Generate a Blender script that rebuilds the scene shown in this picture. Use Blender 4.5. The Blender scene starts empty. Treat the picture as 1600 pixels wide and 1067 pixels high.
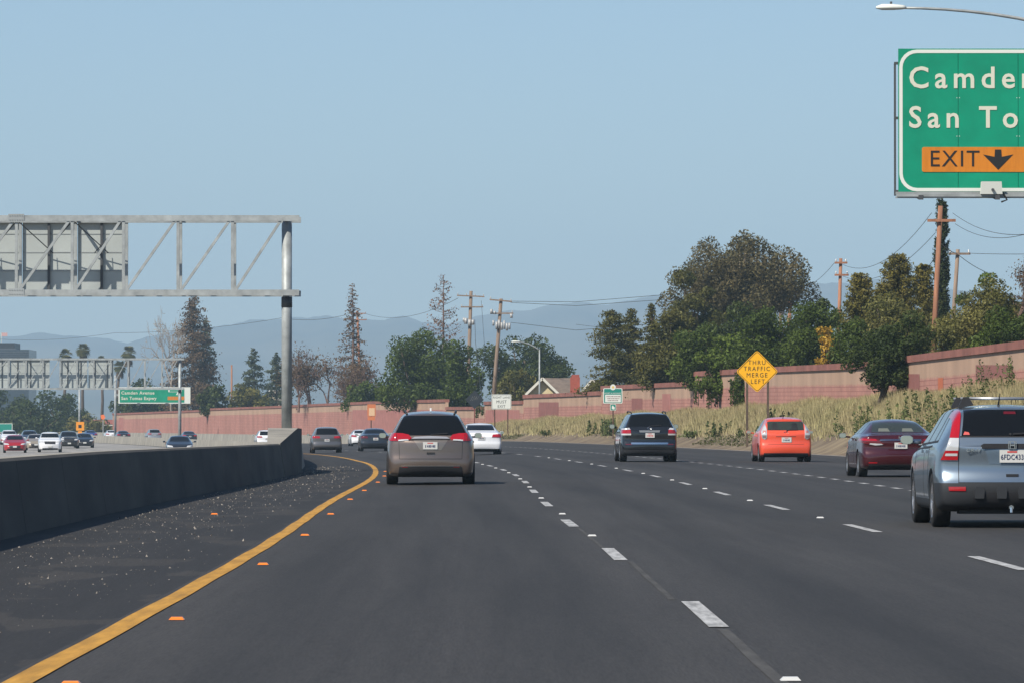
import bpy, bmesh, math, random
import numpy as np
from mathutils import Vector, Matrix

# ------------------------------------------------------------------ camera, sky, sun, exposure
S = bpy.context.scene
COL = S.collection
FPX, CX, HORIZ, CAMH = 7700.0, 800.0, 663.0, 1.25     # focal length and horizon in photo pixels, eye height in metres
cam_d = bpy.data.cameras.new('camera'); cam = bpy.data.objects.new('camera', cam_d); COL.objects.link(cam)
cam_d.sensor_width = 36.0; cam_d.lens = FPX / 1600 * 36; cam_d.clip_start = 0.5; cam_d.clip_end = 40000
PITCH = math.atan((HORIZ - 533.5) / FPX)
cam.location = (0, 0, CAMH); cam.rotation_euler = (math.pi / 2 + PITCH, 0, 0)
S.camera = cam

SUN_TRAVEL = Vector((0.68, 0.76, -1.0)).normalized()
SUN_EL = math.asin(-SUN_TRAVEL.z); SUN_AZ = math.atan2(-SUN_TRAVEL.x, -SUN_TRAVEL.y)
W = bpy.data.worlds.new('World'); S.world = W; W.use_nodes = True
nt = W.node_tree; nt.nodes.clear()
sky = nt.nodes.new('ShaderNodeTexSky'); sky.sky_type = 'NISHITA'; sky.sun_disc = False
sky.sun_elevation = SUN_EL; sky.sun_rotation = SUN_AZ
sky.air_density = 0.92; sky.dust_density = 0.35; sky.ozone_density = 5.0; sky.altitude = 0
bg = nt.nodes.new('ShaderNodeBackground'); bg.inputs['Strength'].default_value = 0.077
wo = nt.nodes.new('ShaderNodeOutputWorld')
nt.links.new(sky.outputs[0], bg.inputs[0]); nt.links.new(bg.outputs[0], wo.inputs[0])
sun_d = bpy.data.lights.new('sun', 'SUN'); sun = bpy.data.objects.new('sun', sun_d); COL.objects.link(sun)
sun_d.energy = 4.6; sun_d.angle = math.radians(0.53); sun_d.color = (1.0, 0.93, 0.83)
sun.rotation_euler = SUN_TRAVEL.to_track_quat('-Z', 'Y').to_euler(); sun.location = (-30, -60, 90)
S.view_settings.view_transform = 'Standard'; S.view_settings.look = 'None'
S.view_settings.exposure = 0.55; S.view_settings.gamma = 1.0
S.cycles.use_denoising = True
S.cycles.max_bounces = 6; S.cycles.transparent_max_bounces = 8; S.cycles.volume_bounces = 0
S.render.film_transparent = False

# ------------------------------------------------------------------ the road's geometry
def Xy(d):                       # the yellow edge line, metres right of the lens at distance d
    return -2.38 - 1.44e-4 * max(0.0, d - 40.0) ** 2 - 0.31 * math.exp(-((d - 82.0) / 31.0) ** 2) - 0.04 * min(1.0, max(0.0, (d - 24.0) / 20.0))
def slope(d): return -2.88e-4 * max(0.0, d - 40.0)
def gz(X, d):                    # banked road surface: falls away to the left where the curve starts
    e = 0.045 * min(1.0, max(0.0, (d - 70.0) / 140.0))
    u = math.log1p(math.exp(min(40.0, -X * 1.5))) / 1.5
    g = u if u < 18 else 18 + 0.35 * (u - 18)
    return -e * g
def lerp(t, x):
    if x <= t[0][0]: return t[0][1]
    for (a, b), (c, e) in zip(t, t[1:]):
        if x <= c: return b + (e - b) * (x - a) / (c - a)
    return t[-1][1]
BANK = [(0, 2.6), (120, 2.6), (180, 2.4), (250, 2.0), (300, 1.75), (400, 1.35), (450, 0.8), (520, 0.0)]
def bankz(d): 
    b = lerp(BANK, d); g = gz(Xy(d) + 24, d)
    return b if d < 450 else b + g * min(1, (d - 450) / 70)
def terrain(off, d):
    X = Xy(d) + off
    if off <= 19.4: return gz(X, d)
    t = min(1.0, (off - 19.4) / 4.2); t = t * t * (3 - 2 * t) if t < 1 else 1
    g = gz(X, d); return g + (bankz(d) - g) * (0.35 * min(1, (off - 19.4) / 4.2) + 0.65 * t)
def PX(x, d): return (x - CX) / FPX * d
def PZ(y, d): return CAMH + (HORIZ - y) / FPX * d
def d_at(x, off):                # distance at which a line at that offset crosses photo column x
    lo, hi = 45.0, 1100.0
    for _ in range(60):
        m = (lo + hi) / 2
        if (Xy(m) + off) / m * FPX + CX > x: lo = m
        else: hi = m
    return lo

# ------------------------------------------------------------------ materials
MATS = {}
def lin(c): return tuple(((v / 255) / 12.92 if v / 255 <= 0.04045 else ((v / 255 + 0.055) / 1.055) ** 2.4) for v in c)
def mat(name, color, rough=0.7, metal=0.0, spec=0.4, noise=0.0, scale=3.0, coat=0.0, bump=0.0, stretch=(1, 1, 1), island=0.0, trans=0.0, c2=None, emit=None, detail=5.0):
    if name in MATS: return MATS[name]
    m = bpy.data.materials.new(name); m.use_nodes = True; MATS[name] = m
    n = m.node_tree.nodes; L = m.node_tree.links; b = n['Principled BSDF']
    b.inputs['Roughness'].default_value = rough; b.inputs['Metallic'].default_value = metal
    b.inputs['Specular IOR Level'].default_value = spec
    b.inputs['Base Color'].default_value = (*color, 1)
    if coat: b.inputs['Coat Weight'].default_value = coat; b.inputs['Coat Roughness'].default_value = 0.06
    src = None
    if noise or c2 or bump:
        tc = n.new('ShaderNodeTexCoord'); mp = n.new('ShaderNodeMapping'); mp.inputs['Scale'].default_value = stretch
        L.new(tc.outputs['Object'], mp.inputs[0])
        nz = n.new('ShaderNodeTexNoise'); nz.inputs['Scale'].default_value = scale; nz.inputs['Detail'].default_value = detail; nz.inputs['Roughness'].default_value = 0.62
        L.new(mp.outputs[0], nz.inputs['Vector'])
        if noise or c2:
            r = n.new('ShaderNodeValToRGB'); r.color_ramp.elements[0].position = 0.32; r.color_ramp.elements[1].position = 0.68
            k = noise
            r.color_ramp.elements[0].color = (*[v * (1 - k) for v in color], 1)
            r.color_ramp.elements[1].color = (*(c2 if c2 else [min(1, v * (1 + k)) for v in color]), 1)
            L.new(nz.outputs[0], r.inputs[0]); src = r.outputs[0]; L.new(src, b.inputs['Base Color'])
        if bump:
            bp = n.new('ShaderNodeBump'); bp.inputs['Strength'].default_value = bump; bp.inputs['Distance'].default_value = 0.02
            L.new(nz.outputs[0], bp.inputs['Height']); L.new(bp.outputs[0], b.inputs['Normal'])
    if island:
        g = n.new('ShaderNodeNewGeometry'); mr = n.new('ShaderNodeMapRange')
        mr.inputs['To Min'].default_value = 1 - island; mr.inputs['To Max'].default_value = 1 + island
        L.new(g.outputs['Random Per Island'], mr.inputs[0])
        mx = n.new('ShaderNodeMix'); mx.data_type = 'RGBA'; mx.blend_type = 'MULTIPLY'; mx.inputs[0].default_value = 1
        if src: L.new(src, mx.inputs[6])
        else: mx.inputs[6].default_value = (*color, 1)
        L.new(mr.outputs[0], mx.inputs[7]); L.new(mx.outputs[2], b.inputs['Base Color']); src = mx.outputs[2]
    if trans:
        t = n.new('ShaderNodeBsdfTranslucent'); ms = n.new('ShaderNodeMixShader'); ms.inputs[0].default_value = trans
        if src: L.new(src, t.inputs[0])
        else: t.inputs[0].default_value = (*color, 1)
        L.new(b.outputs[0], ms.inputs[1]); L.new(t.outputs[0], ms.inputs[2]); L.new(ms.outputs[0], n['Material Output'].inputs[0])
    return m

def paint(name, c, metal=0.35, rough=0.32):
    return mat('paint_' + name, c, rough=rough, metal=metal, spec=0.5, coat=0.8)
GLASS = mat('dark_glass', (0.006, 0.007, 0.008), rough=0.06, spec=0.28)
SGLASS = mat('side_glass', (0.05, 0.06, 0.065), rough=0.08, spec=0.7)
RUBBER = mat('rubber', (0.012, 0.012, 0.012), rough=0.85)
BLACKP = mat('black_plastic', (0.018, 0.018, 0.02), rough=0.6)
CLAD = mat('grey_cladding', (0.021, 0.023, 0.026), rough=0.6)
CHROME = mat('chrome', (0.62, 0.62, 0.62), rough=0.18, metal=1.0)
SILVER = mat('silver_plastic', (0.42, 0.42, 0.42), rough=0.3, metal=0.7)
REDL = mat('red_lens', (0.33, 0.005, 0.010), rough=0.12, spec=0.6, coat=0.5)
DREDL = mat('dark_red_lens', (0.10, 0.006, 0.009), rough=0.15, spec=0.6, coat=0.5)
CLEARL = mat('clear_lens', (0.55, 0.56, 0.56), rough=0.12, spec=0.7, metal=0.25)
PLATE = mat('plate_white', (0.52, 0.52, 0.49), rough=0.45)
INK = mat('plate_ink', (0.03, 0.04, 0.10), rough=0.5)
REDINK = mat('plate_red', (0.5, 0.08, 0.07), rough=0.5)
MIRROR = mat('mirror_glass', (0.26, 0.31, 0.28), rough=0.12, spec=0.6, metal=0.2)
RIM = mat('alloy', (0.45, 0.45, 0.46), rough=0.3, metal=0.9)
SWHITE_PLASTIC = mat('white_plastic', (.6, .6, .6), rough=.3)
SEAM = mat('seam', (0.008, 0.008, 0.009), rough=0.7)

# ------------------------------------------------------------------ mesh helpers
def link(name, me, parent=None, m=None, loc=None):
    o = bpy.data.objects.new(name, me); COL.objects.link(o)
    if m is not None and len(me.materials) == 0: me.materials.append(m)
    if parent is not None: o.parent = parent
    if loc is not None: o.location = loc
    return o
def tag(o, label=None, cat=None, group=None, kind=None):
    if label: o['label'] = label
    if cat: o['category'] = cat
    if group: o['group'] = group
    if kind: o['kind'] = kind
    return o
def empty(name, loc, label, cat, rz=0.0, group=None):
    o = bpy.data.objects.new(name, None); COL.objects.link(o); o.empty_display_size = 0.3
    o.location = loc; o.rotation_euler = (0, 0, rz); return tag(o, label, cat, group)
class MB:
    def __init__(s): s.v = []; s.f = []
    def add(s, vs, fs):
        k = len(s.v); s.v += [tuple(p) for p in vs]; s.f += [tuple(i + k for i in f) for f in fs]; return s
    def box(s, x0, x1, y0, y1, z0, z1):
        return s.add([(x0,y0,z0),(x1,y0,z0),(x1,y1,z0),(x0,y1,z0),(x0,y0,z1),(x1,y0,z1),(x1,y1,z1),(x0,y1,z1)],
                     [(0,3,2,1),(4,5,6,7),(0,1,5,4),(1,2,6,5),(2,3,7,6),(3,0,4,7)])
    def bar(s, a, b, w, h=None, up=(0, 0, 1)):
        a, b = Vector(a), Vector(b); h = h or w; t = (b - a).normalized(); up = Vector(up)
        if abs(t.dot(up)) > 0.95: up = Vector((0, 1, 0))
        sx = t.cross(up).normalized() * w / 2; sz = sx.cross(t).normalized() * h / 2
        vs = [p + i * sx + j * sz for p in (a, b) for i, j in ((-1,-1),(1,-1),(1,1),(-1,1))]
        return s.add(vs, [(0,1,2,3),(7,6,5,4),(0,4,5,1),(1,5,6,2),(2,6,7,3),(3,7,4,0)])
    def tube(s, pts, rad, n=8, cap=True):
        pts = [Vector(p) for p in pts]; R = rad if isinstance(rad, (list, tuple)) else [rad] * len(pts)
        vs, fs = [], []; ref = None
        for i, p in enumerate(pts):
            t = (pts[min(i + 1, len(pts) - 1)] - pts[max(i - 1, 0)]).normalized()
            if ref is None: ref = Vector((1, 0, 0)) if abs(t.x) < 0.9 else Vector((0, 1, 0))
            a = (ref - t * ref.dot(t)).normalized(); ref = a; b = t.cross(a)
            for k in range(n):
                q = 2 * math.pi * k / n; vs.append(p + (a * math.cos(q) + b * math.sin(q)) * R[i])
        for i in range(len(pts) - 1):
            for k in range(n): fs.append((i*n+k, i*n+(k+1)%n, (i+1)*n+(k+1)%n, (i+1)*n+k))
        if cap: fs += [tuple(range(n))[::-1], tuple((len(pts)-1)*n + k for k in range(n))]
        return s.add(vs, fs)
    def prism(s, poly, a, b, axis='y'):      # polygon in the two other axes, from a to b along axis
        def q(u, w, t): return {'y': (u, t, w), 'x': (t, u, w), 'z': (u, w, t)}[axis]
        n = len(poly); vs = [q(u, w, a) for u, w in poly] + [q(u, w, b) for u, w in poly]
        return s.add(vs, [tuple(range(n))[::-1], tuple(range(n, 2*n))] + [(i, (i+1)%n, n+(i+1)%n, n+i) for i in range(n)])
    def lathe(s, prof, n=24, axis='x'):      # prof: (radius, position along axis)
        vs, fs = [], []
        for r, t in prof:
            for k in range(n):
                q = 2 * math.pi * k / n; c, e = r * math.cos(q), r * math.sin(q)
                vs.append({'x': (t, c, e), 'z': (c, e, t), 'y': (c, t, e)}[axis])
        for i in range(len(prof) - 1):
            for k in range(n): fs.append((i*n+k, i*n+(k+1)%n, (i+1)*n+(k+1)%n, (i+1)*n+k))
        return s.add(vs, fs)
    def mesh(s, name, m=None, smooth=False):
        me = bpy.data.meshes.new(name); me.from_pydata(s.v, [], s.f)
        bm = bmesh.new(); bm.from_mesh(me); bmesh.ops.recalc_face_normals(bm, faces=bm.faces); bm.to_mesh(me); bm.free()
        if smooth: me.polygons.foreach_set('use_smooth', [True] * len(me.polygons))
        if m: me.materials.append(m)
        return me
    def build(s, name, m, parent=None, smooth=False):
        return link(name, s.mesh(name, m, smooth), parent)
def quads(name, V, m, parent=None, n=4):     # V: (count*n, 3) numpy array of loose faces with n corners
    V = np.asarray(V, dtype=np.float32).reshape(-1, 3); c = len(V) // n
    me = bpy.data.meshes.new(name); me.vertices.add(len(V)); me.vertices.foreach_set('co', V.ravel())
    me.loops.add(len(V)); me.loops.foreach_set('vertex_index', np.arange(len(V), dtype=np.int32))
    me.polygons.add(c); me.polygons.foreach_set('loop_start', np.arange(0, c * n, n, dtype=np.int32))
    me.update(calc_edges=True); me.validate(); me.materials.append(m)
    return link(name, me, parent)
def text_mesh(txt, size, m, weight=0.0, spacing=1.0, depth=0.004, align='CENTER', sx=1.0):
    cu = bpy.data.curves.new('lettering', 'FONT'); cu.body = txt; cu.size = size; cu.align_x = align; cu.align_y = 'CENTER'
    cu.offset = weight * size; cu.space_character = spacing; cu.extrude = depth; cu.resolution_u = 3
    o = bpy.data.objects.new('lettering', cu); COL.objects.link(o)
    me = bpy.data.meshes.new_from_object(o.evaluated_get(bpy.context.evaluated_depsgraph_get()))
    bpy.data.objects.remove(o); bpy.data.curves.remove(cu)
    me.transform(Matrix(((sx, 0, 0, 0), (0, 0, -1, 0), (0, 1, 0, 0), (0, 0, 0, 1))))   # stands upright, reads from -y
    me.materials.clear(); me.materials.append(m); return me
def split_letters(name, txt, size, m, parent, loc, **k):      # every letter a piece of its own
    me = text_mesh(txt, size, m, **k); bm = bmesh.new(); bm.from_mesh(me); seen = set(); bm.verts.ensure_lookup_table()
    for v0 in bm.verts:
        if v0.index in seen: continue
        st, comp = [v0], {v0.index}
        while st:
            for e in st.pop().link_edges:
                for w in e.verts:
                    if w.index not in comp: comp.add(w.index); st.append(w)
        seen |= comp; ids = {i: j for j, i in enumerate(sorted(comp))}; q = bpy.data.meshes.new(name)
        q.from_pydata([bm.verts[i].co[:] for i in ids], [], [[ids[v.index] for v in f.verts] for f in bm.faces if f.verts[0].index in comp]); link(name, q, parent, m, loc)
    bm.free(); bpy.data.meshes.remove(me)
def letters(name, txt, size, m, parent, loc, **k):
    return link(name, text_mesh(txt, size, m, **k), parent, None, loc)

# ------------------------------------------------------------------ ground, road, opposing road, hills
def uv_ribbon(name, offs, ds, zf, m, kind='structure', dz=0.0):
    V, F, UV = [], [], []; n = len(offs)
    for d in ds:
        for o in offs: V.append((Xy(d) + o, d, zf(o, d) + dz)); UV.append((o, d))
    for i in range(len(ds) - 1):
        for j in range(n - 1): F.append((i*n+j, i*n+j+1, (i+1)*n+j+1, (i+1)*n+j))
    me = bpy.data.meshes.new(name); me.from_pydata(V, [], F)
    uv = me.uv_layers.new(name='UVMap'); idx = [0] * len(me.loops); me.loops.foreach_get('vertex_index', idx)
    uv.data.foreach_set('uv', [c for i in idx for c in UV[i]])
    me.polygons.foreach_set('use_smooth', [True] * len(me.polygons))
    o = link(name, me, None, m)
    if kind: o['kind'] = kind
    return o
def frange(a, b, n): return [a + (b - a) * i / n for i in range(n + 1)]
DS = frange(-40, 40, 8) + frange(50, 1050, 100)

def road_mat(name, base, track, tracks=True, dusty=None, speck=0.25, rough=0.82):
    m = bpy.data.materials.new(name); m.use_nodes = True; MATS[name] = m
    n = m.node_tree.nodes; L = m.node_tree.links; b = n['Principled BSDF']
    b.inputs['Roughness'].default_value = rough; b.inputs['Specular IOR Level'].default_value = 0.35
    uv = n.new('ShaderNodeUVMap'); sp = n.new('ShaderNodeSeparateXYZ'); L.new(uv.outputs[0], sp.inputs[0])
    def math_(op, a, bb=None):
        k = n.new('ShaderNodeMath'); k.operation = op
        for i, v in enumerate((a, bb)):
            if v is None: continue
            if isinstance(v, (int, float)): k.inputs[i].default_value = v
            else: L.new(v, k.inputs[i])
        return k.outputs[0]
    def noise(sx, sy, sc, det=4):
        mp = n.new('ShaderNodeMapping'); mp.inputs['Scale'].default_value = (sx, sy, 1); L.new(uv.outputs[0], mp.inputs[0])
        z = n.new('ShaderNodeTexNoise'); z.inputs['Scale'].default_value = sc; z.inputs['Detail'].default_value = det; L.new(mp.outputs[0], z.inputs['Vector']); return z.outputs[0]
    def mix(f, a, bb, mode='MIX'):
        k = n.new('ShaderNodeMix'); k.data_type = 'RGBA'; k.blend_type = mode
        for i, v in ((0, f), (6, a), (7, bb)):
            if isinstance(v, (int, float)): k.inputs[i].default_value = v
            elif isinstance(v, tuple): k.inputs[i].default_value = (*v, 1)
            else: L.new(v, k.inputs[i])
        return k.outputs[2]
    long_ = noise(1.6, 0.035, 1.0, 6); patch = noise(0.25, 0.05, 1.0, 3); grain = noise(1, 1, 38, 3)
    f = long_
    if tracks:      # oil band down the middle of each lane and polished wheel paths
        w = math_('COSINE', math_('MULTIPLY', sp.outputs[0], 2 * math.pi / 3.62))
        w2 = math_('COSINE', math_('MULTIPLY', sp.outputs[0], 4 * math.pi / 3.62))
        f = math_('ADD', math_('MULTIPLY', math_('ADD', math_('MULTIPLY', w, 0.10), math_('MULTIPLY', w2, 0.11)), 1.0), math_('ADD', math_('MULTIPLY', long_, 1.15), math_('MULTIPLY', patch, 0.7)))
        f = math_('SUBTRACT', f, 0.42)
    c = mix(f, track, base)
    if dusty: c = mix(math_('MULTIPLY', math_('GREATER_THAN', noise(0.9, 0.25, 1.2, 6), 0.56), 0.35), c, dusty)
    mid = noise(7.0, 0.16, 1.0, 5); fine = math_('ADD', math_('MULTIPLY', noise(24.0, 0.9, 1.0, 4), .5), math_('MULTIPLY', noise(75.0, 3.5, 1.0, 2), 1.0))      # streaks drawn out along the lane
    g = math_('ADD', math_('ADD', math_('MULTIPLY', grain, speck), math_('MULTIPLY', mid, 0.5)), math_('ADD', math_('MULTIPLY', fine, 1.1), 1 - speck / 2 - 1.07))
    gm = n.new('ShaderNodeCombineColor'); [L.new(g, gm.inputs[i]) for i in range(3)]
    c = mix(1.0, c, gm.outputs[0], 'MULTIPLY')
    L.new(c, b.inputs['Base Color'])
    bp = n.new('ShaderNodeBump'); bp.inputs['Strength'].default_value = 0.25; bp.inputs['Distance'].default_value = 0.01
    L.new(grain, bp.inputs['Height']); L.new(bp.outputs[0], b.inputs['Normal'])
    return m
ASPH = road_mat('asphalt', (0.045, 0.0425, 0.040), (0.0172, 0.0165, 0.0158))
SHLD = road_mat('shoulder_asphalt', (0.027, 0.0255, 0.024), (0.014, 0.0135, 0.013), tracks=False, dusty=(0.055, 0.048, 0.040), speck=0.4)
CONCRD = road_mat('pale_road_concrete', (0.30, 0.285, 0.26), (0.20, 0.19, 0.175), speck=0.15)
GUTTER = mat('gutter_concrete', (0.20, 0.18, 0.16), rough=0.9, noise=0.3, scale=0.8)
EARTH = mat('bank_earth', (0.115, 0.078, 0.055), rough=0.95, noise=0.35, scale=0.55, c2=(0.21, 0.165, 0.10), bump=0.5)
FIELD = mat('ground_soil', (0.10, 0.09, 0.055), rough=0.95, noise=0.4, scale=0.05)

MED = 2.3                                     # the median's right foot lies this far left of the yellow line
road = uv_ribbon('road', [-0.12] + frange(0, 19, 38), DS, terrain, ASPH)
uv_ribbon('shoulder', frange(-3.6, -0.12, 8), DS, terrain, SHLD)
uv_ribbon('opposing_road', frange(-24, -3.6, 24), DS, terrain, CONCRD)
uv_ribbon('gutter', [19.0, 19.2, 19.4], DS, terrain, GUTTER)
uv_ribbon('bank', frange(19.4, 25, 14) + [40, 80, 160, 320], DS, terrain, EARTH)
uv_ribbon('verge', [-260, -160, -90, -60, -45, -35, -28, -24], DS, terrain, FIELD)
MB().add([(-16000, -600, -6), (16000, -600, -6), (16000, 16500, -6), (-16000, 16500, -6)], [(0, 1, 2, 3)]).build('ground', FIELD)['kind'] = 'structure'

def hills():
    HILL = mat('hill_scrub', (0.055, 0.062, 0.036), rough=0.95, noise=0.45, scale=0.0016, c2=(0.12, 0.105, 0.065))
    prof = [(-900, 520), (-300, 528), (0, 521), (60, 517), (120, 519), (200, 525), (260, 514), (330, 503), (400, 494), (455, 486), (520, 489), (600, 493), (690, 497), (740, 489), (800, 477),
            (850, 470), (900, 466), (950, 465), (1030, 455), (1100, 449), (1200, 441), (1290, 434), (1370, 429), (1420, 434), (1500, 446), (1600, 452), (1800, 470), (2500, 500)]
    rnd = np.random.RandomState(4); ph = rnd.rand(3, 12) * 6.28
    xs = np.arange(-900, 2501, 10); rows = 26; V = []
    for r in range(rows):
        t = r / (rows - 1); d = 5200 + 5600 * t
        for x in xs:
            top = (HORIZ - lerp(prof, x)) / FPX * 9800
            fold = sum(math.sin(x * (0.012 + 0.011 * k) + ph[0][k] + t * (3 + k) + ph[1][k]) / (1 + k) for k in range(8))
            h = top * min(1.0, (t / 0.82)) ** 1.25 * (1 if t <= 0.82 else 1 - (t - 0.82) * 1.5)
            h *= 1 + 0.07 * fold * (1 - abs(t - 0.45)) * (t < 0.8)
            h += (2.5 * math.sin(x * 0.05 + ph[2][3]) + 1.5 * math.sin(x * 0.11 + 2) + 0.8 * math.sin(x * 0.31)) * (0.3 + t) * (t < 0.95)
            V.append(((x - CX) / FPX * d, d, -5 + max(0, h)))
    n = len(xs); F = [(i*n+j, i*n+j+1, (i+1)*n+j+1, (i+1)*n+j) for i in range(rows - 1) for j in range(n - 1)]
    o = MB().add(V, F).build('hills', HILL, smooth=True); o['kind'] = 'structure'
hills()

# painted markings and raised markers: parts of the road
YEL = mat('yellow_line', (0.40, 0.205, 0.026), rough=0.75, noise=0.3, scale=9, stretch=(1, 0.1, 1), detail=9)
WHT = mat('white_line', (0.34, 0.34, 0.33), rough=0.75, noise=0.45, scale=14, detail=9, stretch=(1, .12, 1), c2=(0.47, 0.47, 0.46))
def strip(o0, o1, d0, d1, n, dz=0.006, wob=0.0):
    m = MB(); V = []
    for i in range(n + 1):
        d = d0 + (d1 - d0) * i / n; w = wob * math.sin(d * 0.9) + wob * 0.6 * math.sin(d * 2.3)
        for o in (o0 + w, o1 + w * 0.7): V.append((Xy(d) + o, d, terrain(o, d) + dz))
    return m.add(V, [(2*i, 2*i+1, 2*i+3, 2*i+2) for i in range(n)])
strip(-0.075, 0.075, 8, 520, 256, wob=0.006).build('edge_line', YEL, road)
for k in range(26):
    q = lerp([(30, 3.65), (48, 3.43), (64, 3.36), (80, 3.42), (130, 3.5)], 32 + 15 * k)
    strip(q, q + .125, 30.4 + 15 * k, 34.8 + 15 * k, 3).build('lane_dash', WHT, road)
    strip(6.82, 6.94, 27.3 + 15 * k, 31.7 + 15 * k, 3).build('lane_dash', WHT, road)
for k in range(66):
    strip(10.62, 10.76, 64 + 4 * k, 65.7 + 4 * k, 1).build('short_dash', WHT, road)
def marker_mesh(m, w=0.05, h=0.017):
    return MB().add([(-w,-w,0),(w,-w,0),(w,w,0),(-w,w,0),(-w*.7,-w*.45,h),(w*.7,-w*.45,h),(w*.7,w*.45,h),(-w*.7,w*.45,h)],
                    [(4,5,6,7),(0,1,5,4),(1,2,6,5),(2,3,7,6),(3,0,4,7)]).mesh('road_marker', m)
OMK = marker_mesh(mat('amber_reflector', (0.75, 0.20, 0.03), rough=0.3)); WMK = marker_mesh(mat('white_reflector', (0.5, 0.5, 0.48), rough=0.35))
for off, d, me in ([(0.27, q, OMK) for q in (23.7, 31.6, 44, 55.6, 68.7, 83, 95, 110, 125, 140)] + [(-1.35, 68.7, OMK)] +
                   [(3.75, 24.1, WMK)] + [(3.5, q, WMK) for q in (55.3, 68.8, 83.7, 98.7, 113.7, 128.7, 143.7, 158.7)] + [(6.88, 51 + 15 * k, WMK) for k in range(1, 10)]):
    link('road_marker', me, road, None, (Xy(d) + off, d, terrain(off, d) + 0.003))
# pale dust smeared along the first lane joint
DUST = mat('dust_smear', (0.050, 0.048, 0.045), rough=0.95, noise=.35, scale=9, stretch=(1, .1, 1))
for a, b, o0, w in ((14, 30.1, 3.66, 0.07), (35.2, 45.0, 3.55, 0.05), (50, 60, 3.44, 0.04)):
    strip(o0, o0 + w, a, b, 8, dz=0.003, wob=0.004).build('dust_line', DUST, road)

# loose stones and litter blown against the median
def grit():
    r = np.random.RandomState(7); N = 3600; V = []; 
    d = 20 + 150 * r.rand(N) ** 1.5; o = -0.25 - 2.25 * r.rand(N) ** 0.6
    for i in range(N):
        s = (0.002 + 0.008 * r.rand() ** 6) * (1.0 + d[i] / 70); x = Xy(d[i]) + o[i]; z = terrain(o[i], d[i])
        a = r.rand() * 3.1; c, e = math.cos(a) * s, math.sin(a) * s; h = s * (0.7 + r.rand())
        p = [(x + c, d[i] + e, z), (x - e, d[i] + c, z), (x - c, d[i] - e, z), (x + e, d[i] - c, z), (x + 0.2 * c, d[i], z + h)]
        for k in range(4): V += [p[k], p[(k + 1) % 4], p[4]]
    m = mat('grit', (0.15, 0.135, 0.115), rough=0.9, island=0.95)
    o = quads('grit', V, m, None, 3); o['kind'] = 'stuff'
grit()

# ------------------------------------------------------------------ barriers
CONC = mat('barrier_concrete', (0.25, 0.235, 0.20), rough=0.9, noise=0.25, scale=0.7, stretch=(1, 1, 0.4), c2=(0.33, 0.305, 0.255))
def barrier_grime_shade():
    """cast concrete, traffic grime plus painted-in shade on the face beside the fast lane"""
    m = bpy.data.materials.new('grimy_shaded_concrete'); m.use_nodes = True; n = m.node_tree.nodes; L = m.node_tree.links; b = n['Principled BSDF']; b.inputs['Roughness'].default_value = 0.9
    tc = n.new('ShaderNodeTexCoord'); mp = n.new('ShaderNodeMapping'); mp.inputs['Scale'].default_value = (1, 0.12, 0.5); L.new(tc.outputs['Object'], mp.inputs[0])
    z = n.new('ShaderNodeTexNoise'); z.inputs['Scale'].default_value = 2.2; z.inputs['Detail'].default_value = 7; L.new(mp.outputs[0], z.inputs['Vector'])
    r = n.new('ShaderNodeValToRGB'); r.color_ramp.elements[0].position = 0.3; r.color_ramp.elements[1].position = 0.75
    r.color_ramp.elements[0].color = (0.034, 0.030, 0.025, 1); r.color_ramp.elements[1].color = (0.092, 0.081, 0.066, 1)  # shade of the side away from the sun put into these grimy tones
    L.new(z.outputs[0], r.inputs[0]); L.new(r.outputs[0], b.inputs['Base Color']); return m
GRIME_SHADE = barrier_grime_shade()
def sweep(prof, ds, offf, m, name, parent):
    V, F = [], []; n = len(prof)
    for d in ds:
        o = offf(d)
        for u, w in prof: V.append((Xy(d) + o + u, d, terrain(o, d) + w))
    for i in range(len(ds) - 1):
        for j in range(n - 1): F.append((i*n+j, i*n+j+1, (i+1)*n+j+1, (i+1)*n+j))
    F += [tuple(range(n)), tuple((len(ds)-1)*n + j for j in range(n))[::-1]]
    return MB().add(V, F).build(name, m, parent)
MOFF = lambda d: -lerp([(0, 3.35), (55, 3.25), (137, 2.62), (1200, 2.62)], d)     # centre of the median
med = empty('median_barrier', (0, 0, 0), 'long dark concrete median barrier left of the yellow line', 'barrier')
seg = [26 + 6.1 * k for k in range(17)] + [130.0]
for a, b in zip(seg, seg[1:]):
    sweep([(0.30, -0.05), (0.17, 0.84), (0.13, 0.87)], [a + 0.012, b - 0.012], MOFF, GRIME_SHADE, 'traffic_face', med)
    sweep([(0.13, 0.872), (-0.13, 0.872), (-0.17, 0.84), (-0.30, -0.05)], [a + 0.012, b - 0.012], MOFF, CONC, 'barrier_section', med)
blk = empty('post_plinth', (0, 0, 0), 'tall flared concrete block carrying the near gantry post', 'barrier')
def plinth(d0, d1, d2, d3):
    V = []
    for d, h, w in ((d0, 0.875, 0.17), (d1, 1.30, 0.42), (d2, 1.30, 0.42), (d3, 0.875, 0.17)):
        o = MOFF(d); x = Xy(d) + o; g = terrain(o, d)
        V += [(x + max(w, 0.32), d, g - 0.05), (x + w, d, g + h), (x - w, d, g + h), (x - max(w, 0.32), d, g - 0.05)]
    F = [(i*4+j, i*4+(j+1)%4, (i+1)*4+(j+1)%4, (i+1)*4+j) for i in range(3) for j in (1, 2, 3)] + [(0,1,2,3),(15,14,13,12)]
    MB().add(V, F).build('cast_block', CONC, blk)
    V2 = [(V[i*4+j][0] + 0.004, V[i*4+j][1], V[i*4+j][2]) for i in range(4) for j in (0, 1)]
    MB().add(V2, [(i*2, i*2+1, i*2+3, i*2+2) for i in range(3)]).build('traffic_face', GRIME_SHADE, blk)
plinth(130, 139, 147, 156)
far = empty('median_barrier', (0, 0, 0), 'pale sunlit concrete median barrier beyond the gantry post, curving left', 'barrier')
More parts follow.
